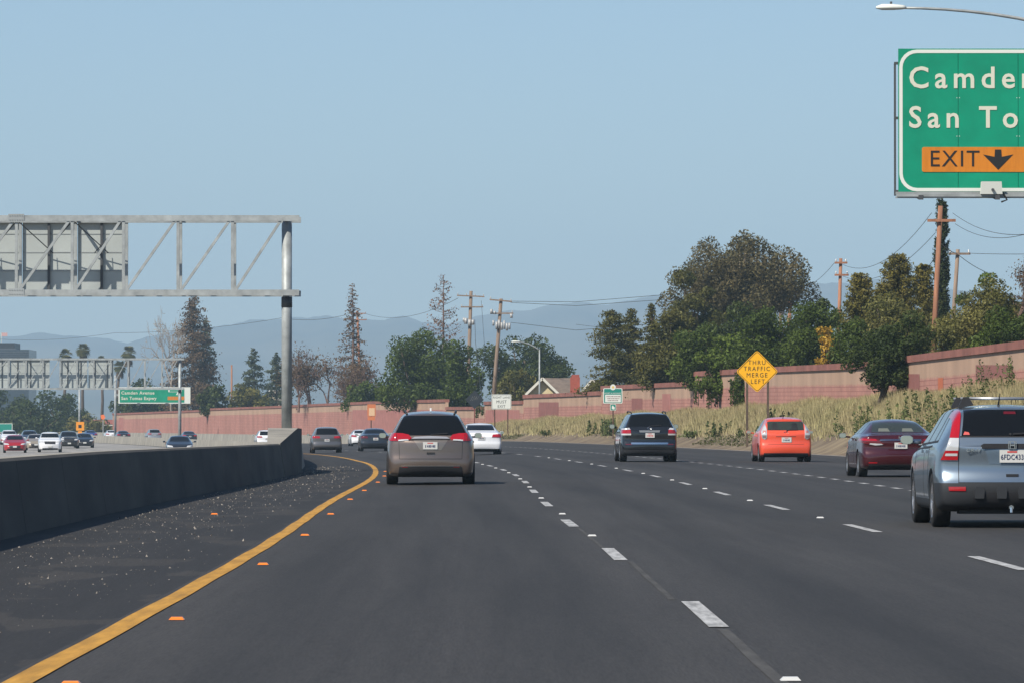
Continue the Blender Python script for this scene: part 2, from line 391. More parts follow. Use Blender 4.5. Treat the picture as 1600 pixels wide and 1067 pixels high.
for a in range(156, 900, 31):
    sweep([(0.30, -0.05), (0.15, 0.87), (-0.15, 0.87), (-0.30, -0.05)], frange(a + 0.02, min(900, a + 31) - 0.02, 4), lambda d: -2.62, CONC, 'barrier_section', far)
rb = empty('roadside_barrier', (0, 0, 0), 'pale concrete barrier along the foot of the far sound wall', 'barrier')
for a in range(440, 900, 23):
    sweep([(0.28, -0.05), (0.12, 0.95), (-0.12, 0.95), (-0.28, -0.05)], frange(a + 0.02, a + 22.98, 4), lambda d: 19.9, CONC, 'barrier_section', rb)

# ------------------------------------------------------------------ the sound wall
def wall_mat():
    m = bpy.data.materials.new('painted_blockwork'); m.use_nodes = True; n = m.node_tree.nodes; L = m.node_tree.links; b = n['Principled BSDF']
    b.inputs['Roughness'].default_value = 0.9
    uv = n.new('ShaderNodeUVMap'); br = n.new('ShaderNodeTexBrick'); L.new(uv.outputs[0], br.inputs['Vector'])
    br.inputs['Scale'].default_value = 1.0; br.inputs['Brick Width'].default_value = 0.42; br.inputs['Row Height'].default_value = 0.21; br.inputs['Mortar Size'].default_value = 0.018
    br.inputs['Color1'].default_value = (0.41, 0.200, 0.155, 1); br.inputs['Color2'].default_value = (0.335, 0.155, 0.122, 1); br.inputs['Mortar'].default_value = (0.26, 0.11, 0.088, 1); br.inputs['Bias'].default_value = -0.2
    sp = n.new('ShaderNodeSeparateXYZ'); L.new(uv.outputs[0], sp.inputs[0])
    mp = n.new('ShaderNodeMapping'); mp.inputs['Scale'].default_value = (0.35, 0.12, 1); L.new(uv.outputs[0], mp.inputs[0])
    z = n.new('ShaderNodeTexNoise'); z.inputs['Scale'].default_value = 1.1; z.inputs['Detail'].default_value = 6; L.new(mp.outputs[0], z.inputs['Vector'])
    mp2 = n.new('ShaderNodeMapping'); mp2.inputs['Scale'].default_value = (3.0, 0.25, 1); L.new(uv.outputs[0], mp2.inputs[0])
    z2 = n.new('ShaderNodeTexNoise'); z2.inputs['Scale'].default_value = 1.0; z2.inputs['Detail'].default_value = 5; L.new(mp2.outputs[0], z2.inputs['Vector'])
    # unpainted weathered top courses: v is measured down from the cap
    ad = n.new('ShaderNodeMath'); ad.operation = 'MULTIPLY_ADD'; L.new(z2.outputs[0], ad.inputs[0]); ad.inputs[1].default_value = 0.35; L.new(sp.outputs[1], ad.inputs[2])
    st = n.new('ShaderNodeMapRange'); st.inputs['From Min'].default_value = -0.62; st.inputs['From Max'].default_value = -0.52; L.new(ad.outputs[0], st.inputs[0])
    mx = n.new('ShaderNodeMix'); mx.data_type = 'RGBA'; L.new(st.outputs[0], mx.inputs[0]); L.new(br.outputs[0], mx.inputs[6]); mx.inputs[7].default_value = (0.39, 0.255, 0.175, 1)
    rr = n.new('ShaderNodeMapRange'); rr.inputs['From Min'].default_value = 0.3; rr.inputs['From Max'].default_value = 0.7; rr.inputs['To Min'].default_value = 0.78; rr.inputs['To Max'].default_value = 1.15; L.new(z.outputs[0], rr.inputs[0])
    cc = n.new('ShaderNodeMix'); cc.data_type = 'RGBA'; cc.blend_type = 'MULTIPLY'; cc.inputs[0].default_value = 1; L.new(mx.outputs[2], cc.inputs[6]); L.new(rr.outputs[0], cc.inputs[7])
    L.new(cc.outputs[2], b.inputs['Base Color']); return m
WALLM = wall_mat()
CAPM = mat('wall_cap', (0.235, 0.095, 0.072), rough=0.9, noise=0.25, scale=0.6)
PATCH = mat('cover_up_paint', (0.235, 0.095, 0.08), rough=0.85, noise=0.15, scale=1.2)
PATCH2 = mat('cover_up_paint_light', (0.34, 0.145, 0.12), rough=0.85, noise=0.15, scale=1.2)
WOFF = 24.0
def wall_z(tops, d): 
    x = (Xy(d) + WOFF) / d * FPX + CX
    return PZ(lerp(tops, x), d)
WALLS = []
def wall(x0, x1, tops, label, patches=(), capw=0.30):
    da, db = d_at(x1, WOFF), d_at(x0, WOFF); n = max(2, int((db - da) / 6)); ds = frange(da, db, n)
    root = empty('sound_wall', (Xy(da) + WOFF, da, bankz(da)), label, 'wall'); ox, oy, oz = root.location
    V, F, UV = [], [], []; u = 0; prev = None
    for d in ds:
        p = Vector((Xy(d) + WOFF, d)); u += (p - prev).length if prev else 0; prev = p
        zt = wall_z(tops, d); zb = bankz(d) - 0.6; nx, ny = -1.0, slope(d)
        for k, (t, z) in enumerate(((0, zb), (0, zt), (0.3, zt), (0.3, zb))):
            V.append((p.x - ox + t, d - oy, z - oz)); UV.append((u, z - zt))
    for i in range(len(ds) - 1):
        for j in range(4): F.append((i*4+j, (i+1)*4+j, (i+1)*4+(j+1)%4, i*4+(j+1)%4))
    F += [(0,1,2,3), tuple((len(ds)-1)*4+j for j in (3,2,1,0))]
    me = bpy.data.meshes.new('blockwork'); me.from_pydata(V, [], F); uv = me.uv_layers.new(name='UVMap')
    for lp in me.loops: uv.data[lp.index].uv = UV[lp.vertex_index]
    bm = bmesh.new(); bm.from_mesh(me); bmesh.ops.recalc_face_normals(bm, faces=bm.faces); bm.to_mesh(me); bm.free()
    link('blockwork', me, root, WALLM)
    step = 8.0; d = da                             # cap stones
    while d < db - 0.5:
        e = min(db, d + step); m = MB(); vs = []
        for q in (d + 0.02, e - 0.02):
            zt = wall_z(tops, q); x = Xy(q) + WOFF
            vs += [(x - 0.09 - ox, q - oy, zt + 0.003 - oz), (x - 0.09 - ox, q - oy, zt + capw - oz), (x + 0.39 - ox, q - oy, zt + capw - oz), (x + 0.39 - ox, q - oy, zt + 0.003 - oz)]
        m.add(vs, [(0,1,2,3),(7,6,5,4),(0,4,5,1),(1,5,6,2),(2,6,7,3),(3,7,4,0)]).build('cap', CAPM, root); d = e
    for (xa, xb, ya, yb, pm) in patches:           # painted-over squares
        d1, d0 = d_at(xa, WOFF), d_at(xb, WOFF); vs = []
        for q in frange(d0, d1, 6):
            x = Xy(q) + WOFF - 0.012 - ox; vs += [(x, q - oy, max(PZ(yb, q), bankz(q) - 0.2) - oz), (x, q - oy, PZ(ya, q) - oz)]
        MB().add(vs, [(2*i, 2*i+1, 2*i+3, 2*i+2) for i in range(6)]).build('paint_patch', pm, root)
wall(1383, 1655, [(1383, 571), (1600, 545), (1655, 539)], 'tallest reddish block sound wall stretch at the right edge of the road bank',
     [(1400, 1437, 584, 640, PATCH), (1525, 1583, 570, 640, PATCH), (1466, 1474, 590, 640, mat('orange_tag', (0.42, 0.12, 0.055), rough=0.85))])
wall(1084, 1382, [(1084, 588), (1200, 582), (1322, 577), (1382, 574)], 'reddish block sound wall stretch behind the yellow diamond sign')
wall(940, 1083, [(940, 609), (1083, 603)], 'reddish sound wall stretch behind the black SUV', [(987, 1004, 622, 645, PATCH), (1035, 1048, 615, 650, PATCH2)])
wall(818, 939, [(818, 622), (939, 617)], 'reddish sound wall stretch below the cream gabled house', [(842, 873, 628, 655, PATCH)])
wall(757, 817, [(757, 632), (817, 631)], 'short low stretch of reddish sound wall behind the white exit sign', [(759, 812, 640, 662, PATCH2)])
wall(697, 756, [(697, 640), (756, 640)], 'lowest short stretch of reddish sound wall behind the dark diamond sign')
wall(176, 696, [(176, 648), (316, 643), (318, 641), (437, 637), (500, 634), (600, 630), (696, 628)], 'long far stretch of pink sound wall curving away left behind the gantry post',
     [(551, 690, 640, 690, PATCH2), (186, 193, 652, 690, PATCH2)])

# ------------------------------------------------------------------ vehicles (local axes: x right, y forward from the rear bumper, z up)
def loft(sp):
    """body shell as a closed quad cage: stations along y, K side points, M across"""
    M = 6; ys = sorted(set(sp['ys'])); wm, wt, zt, bl, zl = sp['wmax'], sp['wtop'], sp['ztop'], sp['belt'], sp['zlow']
    lean, nose = sp.get('lean', [(0, 0)]), sp.get('nose', [(0, 0)]); Ltot = ys[-1]
    rings = []
    for y in ys:
        t = lerp(zt, y); b = min(lerp(bl, y), t - 0.045); w = lerp(wm, y); tw = min(lerp(wt, y), w * 0.97); lo = lerp(zl, y)
        mid = b - lo; bw = w * 0.975
        side = [(w * 0.93, lo), (w * 0.975, lo + 0.07), (w * 0.99, lo + 0.30 * mid), (w, lo + 0.48 * mid), (w * 0.997, lo + 0.60 * mid), (w * 0.99, lo + 0.78 * mid), (w * 0.98, b - 0.05), (w * 0.955, b)]
        e = t - sp.get('crown', 0.05) * min(1, (t - b) / 0.35); 
        for q in (0.4, 0.8): side.append((w * 0.955 + (tw - w * 0.955) * q, b + (e - b) * q))
        side.append((tw, e))
        ring = [(-side[0][0] + 2 * side[0][0] * i / M, side[0][1]) for i in range(M + 1)] + side[1:-1]
        ring += [(tw - 2 * tw * i / M, e + (t - e) * (1 - (1 - 2 * i / M) ** 2)) for i in range(M + 1)] + [(-x, z) for x, z in side[1:-1][::-1]]
        rings.append(ring)
    K = len(side); N = len(rings[0]); V, F = [], []
    def warp(x, y, z):
        y2 = y + lerp(lean, z) * max(0, 1 - y / 0.55) - lerp(nose, z) * max(0, 1 - (Ltot - y) / 0.6); return (x, y2, z)
    for y, r in zip(ys, rings): V += [warp(x, y, z) for x, z in r]
    for i in range(len(ys) - 1):
        for j in range(N): F.append((i*N+j, (i+1)*N+j, (i+1)*N+(j+1) % N, i*N+(j+1) % N))
    for end, (i, y, bulge) in enumerate(((0, ys[0], -sp.get('bulge', 0.07)), (len(ys) - 1, Ltot, sp.get('fbulge', 0.16)))):
        R = list(range(i * N, i * N + N)); rowsL = [R[0]] + R[N - 1:N - K + 1:-1]; rowsR = R[M:M + K - 1]; topL = R[M + K - 1 + M]; topR = R[M + K - 1]
        rowsL = rowsL[:K - 1] + [topL]; rowsR = rowsR + [topR]; grid = []
        for k in range(K):
            if k == 0: grid.append([R[c] for c in range(M + 1)]); continue
            if k == K - 1: grid.append([R[M + K - 1 + M - c] for c in range(M + 1)]); continue
            a, b = V[rowsL[k]], V[rowsR[k]]; row = [rowsL[k]]
            for c in range(1, M):
                u = c / M; x = a[0] + (b[0] - a[0]) * u; z = a[2] + (b[2] - a[2]) * u
                V.append((x, a[1] + bulge * (1 - (2 * u - 1) ** 2) * (0.35 + 0.65 * math.sin(math.pi * k / (K - 1))), z)); row.append(len(V) - 1)
            grid.append(row + [rowsR[k]])
        for k in range(K - 1):
            for c in range(M):
                q = (grid[k][c], grid[k][c+1], grid[k+1][c+1], grid[k+1][c]); F.append(q if end == 0 else q[::-1])
    me = bpy.data.meshes.new('cage'); me.from_pydata(V, [], F); return me
def body_mesh(sp, level=2):
    me = loft(sp); o = bpy.data.objects.new('cage', me); COL.objects.link(o)
    bm = bmesh.new(); bm.from_mesh(me); bmesh.ops.recalc_face_normals(bm, faces=bm.faces); bm.to_mesh(me); bm.free()
    sm = o.modifiers.new('s', 'SUBSURF'); sm.levels = level; sm.render_levels = level
    cut = MB(); wr = sp['wheel_r'] + sp.get('arch', 0.05)
    for wy in sp['axles']:
        for sx in (-1, 1):
            cut.lathe([(0.001, sx * (sp['track'] - 0.28)), (wr, sx * (sp['track'] - 0.28)), (wr, sx * 1.4), (0.001, sx * 1.4)], 28); 
            k = len(cut.v); cut.v[k-112:] = [(x, y + wy, z + sp['wheel_r']) for x, y, z in cut.v[k-112:]]
    cm = cut.mesh('cutter'); bm = bmesh.new(); bm.from_mesh(cm); bmesh.ops.remove_doubles(bm, verts=bm.verts, dist=0.002); bmesh.ops.recalc_face_normals(bm, faces=bm.faces); bm.to_mesh(cm); bm.free()
    co = bpy.data.objects.new('cutter', cm); COL.objects.link(co)
    b = o.modifiers.new('b', 'BOOLEAN'); b.object = co; b.operation = 'DIFFERENCE'; b.solver = 'EXACT'
    out = bpy.data.meshes.new_from_object(o.evaluated_get(bpy.context.evaluated_depsgraph_get()))
    bpy.data.objects.remove(o); bpy.data.objects.remove(co)
    out.polygons.foreach_set('use_smooth', [True] * len(out.polygons))
    if hasattr(out, 'set_sharp_from_angle'): out.set_sharp_from_angle(angle=math.radians(48))
    out.name = 'body'; out.materials.clear(); return out
PANELS = {}; SKIN = {}
def cut_panel(body, poly, view, rng, off=0.005):
    """the piece of body skin inside a convex outline seen from the rear/front (x,z), side (y,z) or top (x,y), lifted by off"""
    key = (body.name, tuple(poly), view, tuple(rng), off)
    if key in PANELS: return PANELS[key].copy()
    ia, ib, ic = {'rear': (0, 2, 1), 'side': (1, 2, 0), 'top': (0, 1, 2)}[view]
    us = [p[0] for p in poly]; ws = [p[1] for p in poly]; lo = [0] * 3; hi = [0] * 3
    lo[ia], hi[ia], lo[ib], hi[ib], lo[ic], hi[ic] = min(us), max(us), min(ws), max(ws), rng[0], rng[1]
    if body.name not in SKIN:
        co = np.empty(len(body.vertices) * 3); body.vertices.foreach_get('co', co); co = co.reshape(-1, 3); fs = [tuple(p.vertices) for p in body.polygons]
        SKIN[body.name] = (co, fs, np.array([co[list(f)].min(0) for f in fs]), np.array([co[list(f)].max(0) for f in fs]))
    co_, fs_, fmin, fmax = SKIN[body.name]; keep = np.where(((fmax >= np.array(lo)) & (fmin <= np.array(hi))).all(1))[0]
    bm = bmesh.new(); vm = {}
    for q in keep:
        try: bm.faces.new([vm[i] if i in vm else vm.setdefault(i, bm.verts.new(co_[i])) for i in fs_[q]])
        except ValueError: pass
    area = sum(us[i] * ws[(i+1) % len(us)] - us[(i+1) % len(us)] * ws[i] for i in range(len(us))); sg = 1 if area > 0 else -1
    planes = []
    for i in range(len(us)):
        j = (i + 1) % len(us); no = [0] * 3; no[ia] = (ws[j] - ws[i]) * sg; no[ib] = -(us[j] - us[i]) * sg
        co = [0] * 3; co[ia], co[ib] = us[i], ws[i]; planes.append((co, no))
    for v, s in ((rng[0], -1), (rng[1], 1)): co = [0] * 3; no = [0] * 3; co[ic] = v; no[ic] = s; planes.append((co, no))
    for co, no in planes:
        if Vector(no).length < 1e-9: continue
        bmesh.ops.bisect_plane(bm, geom=bm.verts[:] + bm.edges[:] + bm.faces[:], plane_co=co, plane_no=Vector(no).normalized(), clear_outer=True, dist=1e-5)
    bm.normal_update(); nrm = {v: v.normal.copy() for v in bm.verts}
    for v in bm.verts: v.co += nrm[v] * off
    edges = [e for e in bm.edges if e.is_boundary]
    if edges:
        r = bmesh.ops.extrude_edge_only(bm, edges=edges); nv = [g for g in r['geom'] if isinstance(g, bmesh.types.BMVert)]; bm.normal_update()
        for v in nv:
            src = [e.other_vert(v) for e in v.link_edges if e.other_vert(v) in nrm]
            if src: v.co -= nrm[src[0]] * (off + 0.012)
    me = bpy.data.meshes.new('panel'); bm.to_mesh(me); bm.free()
    me.polygons.foreach_set('use_smooth', [True] * len(me.polygons))
    if hasattr(me, 'set_sharp_from_angle'): me.set_sharp_from_angle(angle=math.radians(40))
    me.materials.clear(); PANELS[key] = me; return me.copy()
WHEELS = {}
def wheel(parent, x, y, r, w=0.21, rimm=None):
    key = (round(r, 3), round(w, 3))
    if key not in WHEELS:
        t = MB(); h = w / 2
        t.lathe([(r*.66, -h), (r*.72, -h*1.02), (r*.93, -h), (r*.985, -h*.86), (r, -h*.6), (r, h*.6), (r*.985, h*.86), (r*.93, h), (r*.72, h*1.02), (r*.66, h)], 36)
        q = MB(); q.lathe([(r*.67, -h*.98), (r*.62, -h*.9), (r*.60, -h*.2), (0.001, -h*.15)], 30); q.lathe([(r*.67, h*.98), (r*.62, h*.9), (r*.60, h*.2), (0.001, h*.15)], 30)
        for k in range(5):
            a = 2 * math.pi * k / 5 + 0.3
            for s in (-1, 1): q.bar((s*h*.72, 0.04*math.cos(a), 0.04*math.sin(a)), (s*h*.8, r*.63*math.cos(a), r*.63*math.sin(a)), r*.16, 0.03, up=(1, 0, 0))
        for s in (-1, 1): q.lathe([(0.001, s*h*.86), (r*.13, s*h*.82), (r*.15, s*h*.5)], 14)
        WHEELS[key] = (t.mesh('tyre', RUBBER, True), q.mesh('rim', RIM))
    o = link('wheel', WHEELS[key][0], parent, None, (x, y, r)); link('rim', WHEELS[key][1], o); return o
def mirror(parent, x, y, z, side, pm, w=0.17, h=0.13):
    m = MB(); n = 12; w *= .88; h *= .88
    for k, (yy, s) in enumerate(((0.0, 0.92), (0.02, 1.0), (0.09, 0.86), (0.15, 0.5), (0.165, 0.1))):
        for i in range(n):
            a = 2*math.pi*i/n; c, e = math.cos(a), math.sin(a); f = (abs(c)**4 + abs(e)**4) ** -0.25
            m.v.append((x + c*f*w/2*s, y + yy, z + e*f*h/2*s))
    m.f += [(k*n+i, k*n+(i+1)%n, (k+1)*n+(i+1)%n, (k+1)*n+i) for k in range(4) for i in range(n)] + [tuple(range(n))[::-1]]
    m.bar((x - side*w*.4, y + 0.07, z - h*.25), (x - side*(w*.5+0.10), y + 0.09, z - h*.3), 0.05, 0.04)
    o = m.build('side_mirror', pm, parent, True)
    g = MB(); g.add([(x + math.cos(2*math.pi*i/n)*(abs(math.cos(2*math.pi*i/n))**4+abs(math.sin(2*math.pi*i/n))**4)**-.25*w*.45, y - 0.006, z + math.sin(2*math.pi*i/n)*(abs(math.cos(2*math.pi*i/n))**4+abs(math.sin(2*math.pi*i/n))**4)**-.25*h*.45) for i in range(n)], [tuple(range(n))])
    g.build('mirror_glass', MIRROR, o)
def plate(root, x, y, z, txt, tilt=0.0, w=0.305, h=0.152, code=INK):
    p = MB().box(x - w/2, x + w/2, y - 0.008, y, z - h/2, z + h/2).build('licence_plate', PLATE, root)
    if txt is None:                      # too small to read in the photograph: only the dark strokes
        for i in range(7):
            q = x - .105 + .031 * i + (.008 if i > 0 else 0); hh = .03 - .004 * ((i * 5) % 3)
            MB().box(q, q + .016 + .004 * (i % 3), y - 0.0105, y - 0.0085, z - .012 - hh, z - .012 + hh * .9).build('plate_mark', code, p)
    else: letters('plate_number', txt, 0.088, code, p, (x, y - 0.012, z - 0.012), weight=0.006, spacing=1.05, depth=0.001, sx=0.78)
    MB().box(x - 0.06, x + 0.06, y - 0.0105, y - 0.0085, z + h/2 - 0.034, z + h/2 - 0.014).build('state_script', REDINK, p)
    return p
class Car:
    def __init__(s, name, label, cat, sp, pm, X, d, yaw=None, level=2, flip=False, group=None):
        s.sp = sp; s.me = sp.get('_mesh') or body_mesh(sp, level); sp['_mesh'] = s.me
        rz = -math.atan(slope(d)) if yaw is None else yaw
        s.root = empty(name, (X, d, gz(X, d)), label, cat, rz + (math.pi if flip else 0), group)
        me = s.me.copy(); me.materials.append(pm); s.body = link('body', me, s.root); s.pm = pm
        for wy in sp['axles']:
            for sx in (-1, 1): wheel(s.root, sx * (sp['track'] - 0.105), wy, sp['wheel_r'], sp.get('tyre_w', 0.21))
        L = sp['ys'][-1]; w = sp['track'] - 0.27
        MB().box(-w, w, 0.35, L - 0.35, sp.get('floor', 0.2), 0.62).build('underbody', BLACKP, s.root)
        MB().tube([(-w - 0.2, sp['axles'][0], sp['wheel_r']), (w + 0.2, sp['axles'][0], sp['wheel_r'])], 0.05).build('axle', BLACKP, s.root)
    def rear(s, name, poly, m, off=0.006, rng=(-0.4, 0.9), parent=None, both=False):
        o = None
        for sg in ((1, -1) if both else (1,)):
            me = cut_panel(s.me, [(sg * x, z) for x, z in poly], 'rear', rng, off)
            if len(me.polygons): o = link(name, me, parent or s.root, m)
        return o
    def side(s, name, poly, m, off=0.005, xr=(0.3, 1.6), parent=None):
        for sg in (-1, 1):
            me = cut_panel(s.me, poly, 'side', (xr[0], xr[1]) if sg > 0 else (-xr[1], -xr[0]), off)
            if len(me.polygons): link(name, me, parent or s.root, m)
    def ysurf(s, x, z):          # where the rear skin lies behind (x, z)
        from mathutils.bvhtree import BVHTree
        if not hasattr(s, 'bvh'): s.bvh = BVHTree.FromPolygons([v.co for v in s.me.vertices], [p.vertices[:] for p in s.me.polygons])
        h = s.bvh.ray_cast(Vector((x, -3, z)), Vector((0, 1, 0))); return h[0].y if h[0] else 0.0
    def add(s, name, mb, m, smooth=False, parent=None): return mb.build(name, m, parent or s.root, smooth)
    def seams(s, ys, z0, z1):
        for y in ys: s.side('door_seam', [(y, z0), (y + 0.012, z0), (y + 0.012, z1), (y, z1)], SEAM, 0.0015)
    def handles(s, ys, z):
        for y in ys: s.side('door_handle', [(y, z), (y + 0.2, z), (y + 0.2, z + 0.035), (y, z + 0.035)], s.pm, 0.03)
def ys_for(L, rear, front): return rear + frange(0.75, L - 1.0, 9) + front

def blue_suv():
    L = 4.5
    sp = dict(ys=[0, .04, .1, .18, .28, .37, .48] + frange(.75, 3.5, 9) + [3.8, 4.1, 4.3, 4.42, 4.5],
        ztop=[(0, 1.0), (.04, 1.06), (.1, 1.14), (.18, 1.27), (.28, 1.40), (.37, 1.455), (.48, 1.475), (1.3, 1.505), (2.2, 1.48), (2.5, 1.42), (3.3, 1.02), (3.6, .96), (4.2, .87), (4.42, .78), (4.5, .68)],
        wtop=[(0, .76), (.04, .74), (.1, .71), (.28, .63), (.37, .60), (1.3, .60), (2.5, .62), (3.3, .74), (4.2, .70), (4.5, .55)],
        wmax=[(0, .83), (.04, .865), (.1, .885), (.28, .905), (1, .915), (3.6, .915), (4.1, .88), (4.5, .70)],
        belt=[(0, .96), (.5, 1.0), (2.6, .96), (3.4, .9)], zlow=[(0, .26), (.3, .2), (4.2, .2), (4.5, .26)], lean=[(0.2, .06), (.35, .01), (.56, 0), (.60, .03), (.65, .075), (.74, .095), (.95, .06), (1.1, 0)],
        axles=(.80, 3.42), track=.90, wheel_r=.335, arch=.055, bulge=.09)
    c = Car('suv', 'light blue compact SUV with roof rack bars, cut by the right edge of the picture', 'car', sp, paint('pale_blue', (0.215, 0.265, 0.31), 0.75, 0.3), PX(1581, 59.6), 59.6)
    c.rear('rear_window', [(-.60, 1.115), (.60, 1.115), (.545, 1.43), (-.545, 1.43)], GLASS, .006)
    c.rear('window_gasket', [(-.62, 1.098), (.62, 1.098), (.62, 1.113), (-.62, 1.113)], SEAM, .004)
    for sg in (-1, 1):
        P = lambda pts: [(sg * x, z) for x, z in pts]
        t = c.rear('tail_light', P([(.575, 1.425), (.65, 1.39), (.735, 1.085), (.635, 1.085)]), REDL, .016)
        c.rear('reversing_lens', P([(.635, 1.083), (.735, 1.083), (.795, .94), (.645, .94)]), CLEARL, .016, parent=t)
        c.rear('brake_lens', P([(.645, .938), (.795, .938), (.845, .825), (.65, .825)]), REDL, .018, parent=t)
        c.rear('white_band', P([(.655, .905), (.79, .905), (.80, .875), (.655, .875)]), CLEARL, .021, parent=t)
        c.rear('rear_reflector', P([(.56, .452), (.76, .452), (.765, .50), (.56, .50)]), REDL, .016, rng=(-.4, .2))
        c.rear('hatch_seam', P([(.640, .55), (.648, .55), (.640, 1.08), (.632, 1.08)]), SEAM, .002, rng=(-.4, .2))
    # dark lower bumper wraps the corners
    c.rear('bumper_cladding', [(-1, .2), (1, .2), (1, .545), (-1, .545)], CLAD, .006, rng=(-.4, .40))
    c.rear('bumper_recess', [(-.50, .2), (.50, .2), (.46, .44), (-.46, .44)], BLACKP, .010, rng=(-.4, .3))
    c.side('sill_cladding', [(1.15, .2), (3.05, .2), (3.05, .34), (1.15, .34)], CLAD, .006)
    c.rear('hatch_gap', [(-.65, .546), (.65, .546), (.65, .556), (-.65, .556)], SEAM, .003)
    g = MB(); y = c.ysurf(.2, 1.0) - 0.02
    g.prism([(-.36, .962), (.36, .962), (.375, 1.0), (.34, 1.022), (-.34, 1.022), (-.375, 1.0)], y - .035, y + .12); c.add('garnish_bar', g, BLACKP)
    c.rear('plate_recess', [(-.27, .775), (.27, .775), (.33, .96), (-.33, .96)], mat('recess_blue', (0.14, 0.19, 0.24), rough=.4, metal=.5), .003)
    y = c.ysurf(0, .87); plate(c.root, 0, y - .012, .87, '6FDC433')
    b = MB(); y = c.ysurf(0, 1.0) - .07                                   # the badge: an H in a rounded frame
    for q in ((-.032, -.022), (.022, .032)): b.box(q[0], q[1], y - .012, y, .965, 1.045)
    b.box(-.022, .022, y - .012, y, .995, 1.012)
    for q in ((-.05, -.041), (.041, .05)): b.box(q[0], q[1], y - .008, y, .96, 1.05)
    b.box(-.041, .041, y - .008, y, 1.044, 1.053); b.box(-.041, .041, y - .008, y, .957, .965); c.add('badge', b, CHROME)
    letters('model_lettering', 'CR-V', .06, CHROME, c.root, (-.465, c.ysurf(-.465, .94) - .02, .94), weight=.01, spacing=1.1, depth=.006, sx=1.25)
    c.add('hatch_handle', MB().box(-.075, .075, c.ysurf(0, .64) - .012, c.ysurf(0, .64) + .05, .622, .655), BLACKP)
    for x in (-.40, -.13, .13, .40):
        c.add('bumper_rib', MB().prism([(x - .055, .36), (x + .055, .36), (x + .065, .46), (x + .045, .50), (x - .045, .50), (x - .065, .46)], c.ysurf(x, .42) - .035, c.ysurf(x, .42) + .05), CLAD)
    c.rear('high_brake_light', [(-.075, 1.375), (.075, 1.375), (.07, 1.405), (-.07, 1.405)], DREDL, .010)
    c.rear('sticker', [(-.58, 1.125), (-.50, 1.125), (-.51, 1.155), (-.56, 1.165)], REDINK, .008)
    w = MB(); w.bar((0, c.ysurf(0, 1.15) - .03, 1.13), (-.42 + .4, c.ysurf(.0, 1.16) - .03, 1.145), .02); w.bar((.02, c.ysurf(.05, 1.15) - .03, 1.14), (.42, c.ysurf(.42, 1.16) - .03, 1.16), .018); c.add('wiper', w, BLACKP)
    t = MB(); t.tube([(-.012, .35, .25), (-.012, -.03, .25)], .03, 10); t.tube([(-.012, -.03, .25), (-.012, -.035, .19)], .022, 8); c.add('tow_eye', t, CHROME)
    c.add('hitch_beam', MB().box(-.62, .62, .22, .5, .17, .27), BLACKP)
    c.add('muffler', MB().tube([(.15, .42, .27), (.60, .42, .27)], .085, 12), BLACKP, True)
    # side glass, door lines
    for poly in ([(.62, 1.06), (.95, 1.04), (1.15, 1.41), (.98, 1.40)], [(1.03, 1.035), (1.75, 1.02), (1.75, 1.43), (1.22, 1.42)], [(1.85, 1.02), (2.95, 1.0), (2.42, 1.40), (1.85, 1.43)]):
        c.side('side_window', poly, SGLASS, .004)
    for poly in ([(.97, 1.03), (1.03, 1.03), (1.22, 1.43), (1.16, 1.42)], [(1.76, 1.02), (1.84, 1.02), (1.84, 1.44), (1.76, 1.44)]): c.side('window_pillar', poly, BLACKP, .005)
    c.side('window_sill_trim', [(.60, 1.035), (3.0, .985), (3.0, 1.005), (.60, 1.058)], BLACKP, .006)
    c.rear('windscreen', [(-.68, 1.05), (.68, 1.05), (.58, 1.40), (-.58, 1.40)], GLASS, .005, rng=(2.3, 3.6))
    c.seams((1.22, 1.80, 3.0), .36, .99); c.handles((1.35, 1.95), .90)
    c.side('door_moulding', [(1.0, .975), (3.2, .925), (3.2, .945), (1.0, .995)], BLACKP, .006)
    for y in (1.05, 1.95):                                               # roof rack: two bars on clamp feet
        rk = MB().tube([(-.52, y, 1.575), (.52, y, 1.575)], .016, 8).build('roof_bar', SILVER, c.root, True)
        for sg in (-1, 1):
            MB().prism([(sg * .36, 1.49), (sg * .54, 1.45), (sg * .545, 1.48), (sg * .49, 1.59), (sg * .42, 1.59)], y - .035, y + .035).build('clamp_foot', BLACKP, rk)
    c.add('antenna', MB().tube([(-.085, .75, 1.47), (-.085, .75, 1.50), (-.08, .62, 1.63)], [.025, .012, .004], 8), BLACKP)
    for sg in (-1, 1): mirror(c.root, sg * 1.04, 2.72, 1.06, sg, c.pm, .19, .13)
blue_suv()

